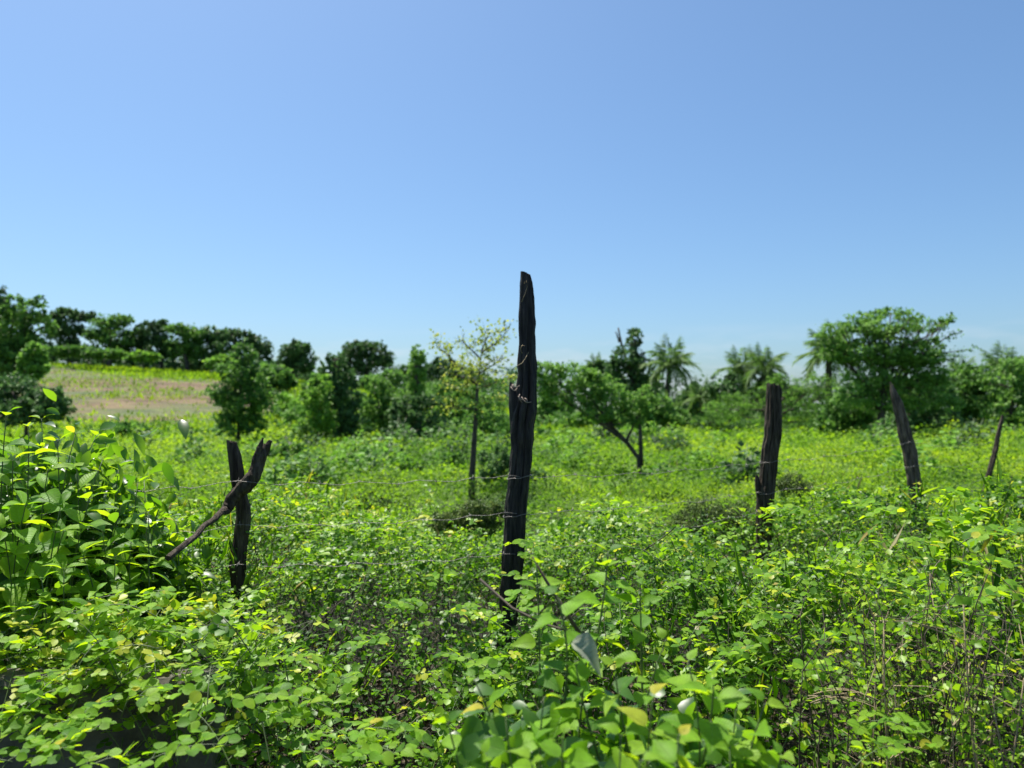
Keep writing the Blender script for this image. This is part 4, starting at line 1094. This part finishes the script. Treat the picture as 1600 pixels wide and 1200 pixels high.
L_OV = [single_leaf('ovate', 1.0 + .12 * (i % 3 - 1), 300 + i, .18 + .12 * (i % 4), .2 + .12 * (i % 3), .06) for i in range(8)]
L_LG = [single_leaf('long', 1.1 + .12 * (i % 3 - 1), 320 + i, .25 + .14 * (i % 4), .25 + .12 * (i % 3), .03) for i in range(8)]
L_WI = single_leaf('ovate', .95, 399, .55, .75, .12)
L_RD = [single_leaf('round', .95, 340 + i, .08 + .06 * (i % 3), .12 + .08 * (i % 3)) for i in range(6)]
NLEAF = {}
def put_leaf(meshes, parent, p, fwd, nrm, length, r, name='leaf', mat=None):
    f = Vector(fwd).normalized(); x = f.cross(Vector(nrm)).normalized(); z = x.cross(f)
    o = bpy.data.objects.new(name, r.choice(meshes)); COL.objects.link(o); o.parent = parent
    m = Matrix((( x.x, f.x, z.x, 0), (x.y, f.y, z.y, 0), (x.z, f.z, z.z, 0), (0, 0, 0, 1)))
    o.matrix_local = Matrix.Translation(Vector(p) - Vector(parent.location)) @ m @ Matrix.Diagonal((length, length, length, 1))
    NLEAF[parent.name] = NLEAF.get(parent.name, 0) + 1
    return o

def shoot(t, P, nl, lens, meshes, r, stem_r=.003, opposite=True, t0=.25, droop=.25, up=.8, spread=1.0, limit=300):
    g = Tubes(); g.add(P, stem_r, stem_r * .45, 5)
    n = len(P)
    phase = r.random() * 3.14
    for k in range(nl):
        s = t0 + (1 - t0) * (k / max(1, nl - 1)); i = min(n - 2, int(s * (n - 1))); q = s * (n - 1) - i
        p = P[i].lerp(P[i + 1], q); T = (P[i + 1] - P[i]).normalized()
        a = T.cross(Vector((0, 0, 1)))
        if a.length < .1: a = Vector((1, 0, 0))
        a.normalize(); b = T.cross(a)
        for m in range(2 if opposite else 1):
            if NLEAF.get(t.name, 0) >= limit: continue
            th = phase + k * (1.571 if opposite else 2.4) + m * math.pi
            d = (a * math.cos(th) + b * math.sin(th)) * spread + T * (.35 + .5 * s) + Vector((0, 0, -droop * (1 - .5 * s)))
            L = r.uniform(*lens) * (1.0 if s < .75 else 1.0 - (s - .75) * 2.0)
            d.normalize(); pe = p + d * L * .16
            g.add([p, pe], stem_r * .4, stem_r * .3, 3, cap=False)
            nm = Vector((r.gauss(0, .28), r.gauss(0, .28) - .1, up)) + T * .25
            put_leaf(meshes, t, pe, d, nm, L, r)
    g.build('stem', M_stem, t)

# big-leaved bush at the left
def left_bush():
    r = random.Random(21)
    def fill(t, tips, base, n_inner):
        for (px, py, D, nl, ln) in tips:
            tip = at(px, py, D); b0 = base + Vector((r.uniform(-.15, .15), r.uniform(-.1, .1), r.uniform(-.1, .2)))
            st = tip.lerp(b0, .62); mid = tip.lerp(st, .5) + Vector((r.uniform(-.05, .03), r.uniform(-.04, .04), .07))
            shoot(t, bez(st, mid, tip, 9), nl, ln, L_LG if r.random() < .75 else L_OV, r, .0032, True, .15, .3, .8)
    bA = at(40, 900, 2.7); bA.z = .35
    t = empty('broadleaf_bush', (bA.x, bA.y, 0), 'tall bush of long glossy leaves at the left edge, reaching eye level', 'bush', 'broad-leaved bushes at the left')
    tips = [(10, 650, 2.5, 6, (.1, .14)), (45, 668, 2.6, 6, (.09, .13)), (90, 690, 2.6, 6, (.09, .13)), (118, 678, 2.75, 5, (.08, .12)), (150, 682, 2.9, 5, (.07, .1)), (20, 720, 2.35, 6, (.09, .13)), (75, 735, 2.4, 6, (.09, .13)),
            (120, 735, 2.55, 6, (.08, .12)), (160, 720, 2.8, 5, (.07, .1)), (40, 790, 2.3, 6, (.09, .13)), (95, 790, 2.4, 6, (.09, .13)), (5, 830, 2.3, 5, (.08, .12)), (60, 850, 2.35, 5, (.08, .12)), (10, 760, 2.6, 5, (.09, .12)), (140, 780, 2.5, 6, (.09, .12)), (-40, 660, 2.6, 6, (.1, .13)), (-50, 740, 2.5, 6, (.1, .13)), (65, 655, 2.9, 5, (.08, .11)), (100, 830, 2.4, 5, (.08, .11)), (-30, 820, 2.5, 5, (.09, .12))]
    fill(t, tips, bA, 0)
    bB = at(190, 930, 2.75); bB.z = .3
    t2 = empty('broadleaf_bush', (bB.x, bB.y, 0), 'bush of arching yellow-green leaves sloping down towards the bent post', 'bush', 'broad-leaved bushes at the left')
    tips = [(185, 735, 2.9, 5, (.08, .11)), (215, 755, 2.95, 5, (.08, .11)), (250, 775, 3.0, 5, (.08, .12)), (232, 800, 2.8, 6, (.09, .12)), (190, 790, 2.7, 6, (.09, .12)), (275, 815, 3.0, 5, (.07, .1)), (160, 830, 2.6, 6, (.08, .12)), (205, 845, 2.65, 6, (.08, .11)), (250, 850, 2.85, 5, (.07, .1)), (180, 870, 2.5, 5, (.08, .11)), (285, 850, 3.0, 4, (.06, .09)), (225, 752, 3.05, 4, (.06, .08)), (130, 870, 2.5, 5, (.07, .1)), (265, 790, 3.1, 5, (.07, .1))]
    fill(t2, tips, bB, 0)
    b = at(100, 980, 2.3); b.z = .5
    t3 = empty('broadleaf_sapling', (b.x, b.y, 0), 'young shoot with a whorl of arching leaves in front of the left bush', 'sapling')
    for (px, py, D, nl) in ((100, 890, 2.25, 6), (150, 925, 2.2, 5), (65, 905, 2.25, 5)):
        tip = at(px, py, D); shoot(t3, bez(tip.lerp(b, .6), tip.lerp(b, .3) + Vector((0, 0, .04)), tip, 8), nl, (.07, .1), L_LG, r, .003, True, .2, .35, .8)
    # inner leaves of the bushes, their shade put into a darker leaf colour
    rr = np.random.default_rng(5)
    for tt, cs, rad, n in ((t, [at(30, 760, 2.85), at(-20, 860, 2.8), at(90, 830, 2.9), at(60, 930, 2.75), at(100, 760, 3.0)], (.3, .22, .22), 1500), (t2, [at(190, 850, 3.05), at(240, 860, 3.15), at(150, 920, 2.95), at(230, 930, 3.0)], (.2, .18, .16), 900)):
        C = np.array([tuple(c) for c in cs]); li = rr.integers(0, len(C), n)
        P = C[li] + rr.normal(size=(n, 3)) * .5 * np.array(rad); P[:, 2] = np.maximum(P[:, 2], .2)
        o = link('inner_leaves', leaves_mesh('inner_leaves', P, rr.normal(size=(n, 3)) + [.3, -.3, -.3], rr.normal(size=(n, 3)) * .5 + [0, 0, .8], rr.uniform(.05, .1, n), T_LONG, rr.random(n)), M_broad_shade, tt)
        o['kind'] = 'stuff'
left_bush()

# broad-leaved plant bottom centre
def centre_plant():
    r = random.Random(31)
    base = Vector((.25, 1.45, .35))
    t = empty('broadleaf_plant', (.25, 1.45, 0), 'large-leaved leafy plant sprawling at the bottom centre right, nearest to the viewer', 'plant')
    tips = [(950, 862, 1.62, 7, (.05, .075)), (838, 880, 1.6, 6, (.05, .07)), (1000, 905, 1.6, 5, (.05, .07)), (870, 930, 1.5, 5, (.05, .08)), (1075, 1035, 1.4, 5, (.06, .085)), (1115, 1060, 1.3, 5, (.065, .09)), (1195, 1100, 1.38, 5, (.055, .08)),
            (1020, 1090, 1.3, 5, (.06, .08)), (960, 1040, 1.4, 5, (.05, .075)), (900, 1040, 1.45, 5, (.05, .075)), (850, 1090, 1.35, 5, (.05, .07)), (790, 1120, 1.3, 5, (.055, .075)), (740, 1060, 1.45, 5, (.05, .07)), (880, 1150, 1.25, 5, (.055, .08)), (970, 1150, 1.2, 5, (.06, .08)),
            (1060, 1150, 1.2, 5, (.06, .085)), (1140, 1170, 1.25, 5, (.06, .08)), (700, 1130, 1.4, 4, (.05, .07)), (830, 1190, 1.2, 5, (.06, .08)), (1220, 1180, 1.3, 5, (.05, .07)), (920, 1000, 1.55, 5, (.045, .065)), (1040, 1000, 1.5, 4, (.045, .065)), (1150, 1110, 1.4, 4, (.055, .075)), (760, 1180, 1.25, 5, (.055, .075)), (1000, 1190, 1.1, 4, (.06, .08))]
    for (px, py, D, nl, ln) in tips:
        ln = (ln[0] * .86, ln[1] * .9); tip = at(px, py, D)
        st = Vector((tip.x * .75 + .06 + r.uniform(-.05, .05), tip.y + r.uniform(-.02, .1), tip.z - r.uniform(.2, .34)))
        mid = tip.lerp(st, .5) + Vector((r.uniform(-.03, .03), r.uniform(-.02, .02), .02))
        shoot(t, bez(st, mid, tip, 8), nl, ln, L_OV, r, .0028, True, .1, .45, .55)
    g = Tubes()
    g.add([at(906, 990, 1.56), at(880, 950, 1.58), at(852, 905, 1.6), at(832, 870, 1.61)], .0045, .0022, 6)
    g.add([at(750, 905, 1.75), at(800, 950, 1.7), at(850, 975, 1.62), at(908, 992, 1.56), at(930, 1040, 1.5)], .003, .0022, 6)
    g.build('bare_stem', M_twig, t)
    o = put_leaf([L_WI], t, at(893, 1004, 1.42), (.75, -.25, -.35), (.15, -.55, .85), .074, r, 'withered_leaf')
    me = o.data.copy(); me.materials.clear(); me.materials.append(M_wither); o.data = me; o['label'] = 'large pale grey withered leaf hanging tip down'
    rr = np.random.default_rng(15); n = 1100
    P = np.stack([rr.uniform(-.12, .5, n), rr.uniform(1.3, 1.75, n), rr.uniform(.55, 1.0, n)], -1)
    lim = EYE + (640 - (1060)) / F_PX * P[:, 1]
    P[:, 2] = np.minimum(P[:, 2], lim - .0 - rr.random(n) * .15)
    o = link('inner_leaves', leaves_mesh('inner_leaves', P, rr.normal(size=(n, 3)), rr.normal(size=(n, 3)) * .6 + [0, 0, .8], rr.uniform(.03, .06, n), T_OVATE, rr.random(n)), M_broad_shade, t); o['kind'] = 'stuff'
centre_plant()

# nearer creeper sprays with larger three-part leaves, each leaf single
def vine_patch(label, cells, seed, ln=(.019, .033), nn=9, name='creeper_vine', limit=298):
    r = random.Random(seed)
    c0 = at(*cells[0]); t = empty(name, (c0.x, c0.y, 0), label, 'vine', 'nearest creeper vines')
    for (px, py, D) in cells:
        tip = at(px, py, D); az = r.random() * 6.28; L = r.uniform(.14, .26)
        st = tip - Vector((math.cos(az) * L, math.sin(az) * L * .6, r.uniform(.02, .12))); mid = tip.lerp(st, .5) + Vector((0, 0, .05))
        P = bez(st, mid, tip, 8); g = Tubes(); g.add(P, .0016, .0009, 4)
        for k in range(nn):
            s = (k + .5) / nn; i = min(6, int(s * 7)); p = P[i].lerp(P[i + 1], s * 7 - i); T = (P[i + 1] - P[i]).normalized(); a = T.cross(Vector((0, 0, 1))).normalized() * (1 if k % 2 else -1)
            f = (a + T * .3 + Vector((0, 0, .2 * r.random()))).normalized(); pe = p + f * .02
            g.add([p, pe], .0008, .0007, 3, cap=False)
            nm = Vector((r.gauss(0, .35), r.gauss(0, .35) - .15, 1)); x = f.cross(nm).normalized()
            s_ = r.uniform(*ln)
            for ang, off in ((0, .3), (1.3, .0), (-1.3, .0)):
                if NLEAF.get(t.name, 0) >= limit: break
                d = f * math.cos(ang) + x * math.sin(ang)
                put_leaf(L_RD, t, pe + f * s_ * off, d, nm + Vector((r.gauss(0, .15), r.gauss(0, .15), 0)), s_, r)
        g.build('stem', M_stem, t)
vine_patch('creeper vine with round leaves trailing over the concrete wall at the lower left', [(60, 1060, 1.95), (30, 1100, 1.85), (110, 1075, 1.9), (175, 1095, 1.8), (215, 1090, 1.78), (150, 1140, 1.7), (50, 1150, 1.75), (20, 1190, 1.65), (100, 1190, 1.65), (205, 1180, 1.65), (-20, 1130, 1.8)], 71)
vine_patch('creeper vine spread over the top of the wall below the left sapling', [(60, 945, 2.15), (110, 960, 2.1), (150, 950, 2.15), (200, 930, 2.25), (250, 930, 2.3), (220, 975, 2.15), (170, 1000, 2.05), (280, 985, 2.15), (320, 960, 2.3), (20, 1005, 2.0), (80, 1015, 2.0), (250, 1015, 1.98), (10, 1030, 2.05), (70, 1035, 2.06), (130, 1028, 2.1), (190, 1025, 2.1), (240, 1030, 2.05), (290, 1035, 2.05)], 72, limit=290)
vine_patch('creeper vine cluster left of the large-leaved plant, on the lower edge', [(330, 1040, 1.9), (380, 1090, 1.8), (300, 1110, 1.75), (430, 1120, 1.75), (360, 1165, 1.65), (480, 1170, 1.65), (420, 1030, 1.95), (560, 1140, 1.7), (620, 1180, 1.6), (540, 1060, 1.9)], 73)
vine_patch('creeper vine crowning the mound at the right above the bare stems', [(1250, 800, 3.1), (1330, 790, 3.2), (1400, 800, 3.1), (1480, 815, 2.9), (1540, 800, 2.9), (1590, 830, 2.7), (1440, 850, 2.8), (1560, 880, 2.5), (1600, 920, 2.3), (1500, 770, 3.4)], 74, (.03, .045))
vine_patch('creeper vine creeping between the large-leaved plant and the bare stems', [(1180, 900, 2.6), (1080, 910, 2.6), (1120, 960, 2.4), (1230, 960, 2.3), (1190, 1010, 2.2), (1300, 1060, 2.0), (1340, 1130, 1.8), (1280, 1000, 2.2), (1420, 1170, 1.7)], 75)
vine_patch('creeper vine climbing round the foot of the charred post', [(800, 850, 3.2), (830, 870, 3.1), (770, 900, 3.0), (815, 930, 2.8), (740, 960, 2.7), (690, 900, 2.9), (650, 950, 2.7), (600, 1000, 2.4), (690, 1020, 2.3)], 76, (.024, .034))

# dry bare-stemmed shrubs at the right
def bare_shrub(label, bpx, D, tips, seed, dry=.3):
    r = random.Random(seed)
    b = at(bpx, 1200, D); b.z = .1
    t = empty('bare_shrub', b, label, 'shrub', 'bare-stemmed shrubs at the lower right')
    P_ = []
    for (px, py) in tips:
        tip = at(px, py, D + r.uniform(-.15, .25)); b0 = b + Vector((r.uniform(-.2, .2), r.uniform(-.1, .12), r.uniform(0, .1)))
        mid = b0.lerp(tip, .5) + Vector((r.uniform(-.08, .08), r.uniform(-.05, .05), r.uniform(.0, .08)))
        P = bez(b0, mid, tip, 9); g = Tubes(); rad = r.uniform(.0018, .0042); g.add(P, rad, rad * .35, 5)
        for k in range(2, 9):
            for q in range(r.choice((1, 2))):
                e = P[k] + Vector((r.uniform(-1, 1), r.uniform(-1, 1), r.uniform(-.1, 1))) * r.uniform(.05, .16)
                g.add([P[k], P[k].lerp(e, .5) + Vector((0, 0, .01)), e], rad * .45, rad * .2, 3, cap=False)
                if r.random() < .7:
                    for z in range(5): P_.append(P[k].lerp(e, r.random()) + Vector((r.gauss(0, .012), r.gauss(0, .012), r.gauss(0, .012))))
        g.build('stem', M_dry if r.random() < dry else M_twig, t)
    A = np.array([tuple(p) for p in P_]); n = len(A); q = np.random.default_rng(seed)
    o = link('small_leaves', leaves_mesh('small_leaves', A, q.normal(size=(n, 3)), q.normal(size=(n, 3)) * .5 + [0, 0, .9], q.uniform(.012, .028, n), T_QUAD, np.clip(q.normal(size=n) * .2 + .6, 0, .92)), M_vine, t); o['kind'] = 'stuff'
rr = random.Random(77)
bare_shrub('tangle of dark upright stems with few leaves in the shaded hollow at the right', 1470, 2.0, [(rr.uniform(1330, 1560), rr.uniform(880, 1010)) for _ in range(34)], 81, .15)
bare_shrub('fan of straw-coloured dry stems at the lower right corner', 1560, 1.85, [(rr.uniform(1480, 1660), rr.uniform(930, 1080)) for _ in range(30)], 82, .6)
bare_shrub('low brittle brown twigs right of the large-leaved plant', 1360, 1.95, [(rr.uniform(1240, 1420), rr.uniform(960, 1090)) for _ in range(26)], 83, .25)
# bent dry straw bundle
t = empty('dry_grass_bundle', at(1300, 1090, 1.95), 'bent bundle of pale dry stalks lying across the thicket at lower right', 'dry stalks')
for k in range(7):
    g = Tubes(); y = 1080 + rr.uniform(-4, 12); e = rr.uniform(-6, 30)
    g.add(bez(at(1262 + rr.uniform(-8, 14), y + rr.uniform(-4, 12), 1.95 + k * .01), at(1325 + rr.uniform(-18, 18), y - 12 + rr.uniform(-8, 6), 1.93), at(1375 + rr.uniform(-25, 25), y + e, 1.9), 9), .0013, .0007, 4)
    g.build('stalk', M_dry, t)

# dull weedy thickets in the mid distance
tree('weed_thicket', 'dull olive weedy thicket left of the charred post in the middle of the creepers', 'weeds', 5.0, 745, [(740, 800, 34, 18), (712, 812, 30, 14), (772, 806, 24, 16), (745, 822, 40, 14), (700, 825, 24, 12)], 5200, .034, M_olive, group='dull weedy thickets behind the fence', rt=.008, seed=91, tmpl=T_NARROW, shell=.2)
tree('weed_thicket', 'dull dark weedy thicket just left of the square-topped post', 'weeds', 5.1, 1130, [(1110, 800, 40, 18), (1150, 806, 36, 18), (1075, 818, 30, 14), (1040, 826, 30, 10), (1175, 825, 20, 20), (1240, 760, 34, 14), (1120, 835, 50, 20), (1155, 850, 30, 18)], 9000, .034, M_olive, group='dull weedy thickets behind the fence', rt=.008, seed=92, tmpl=T_NARROW, shell=.2)
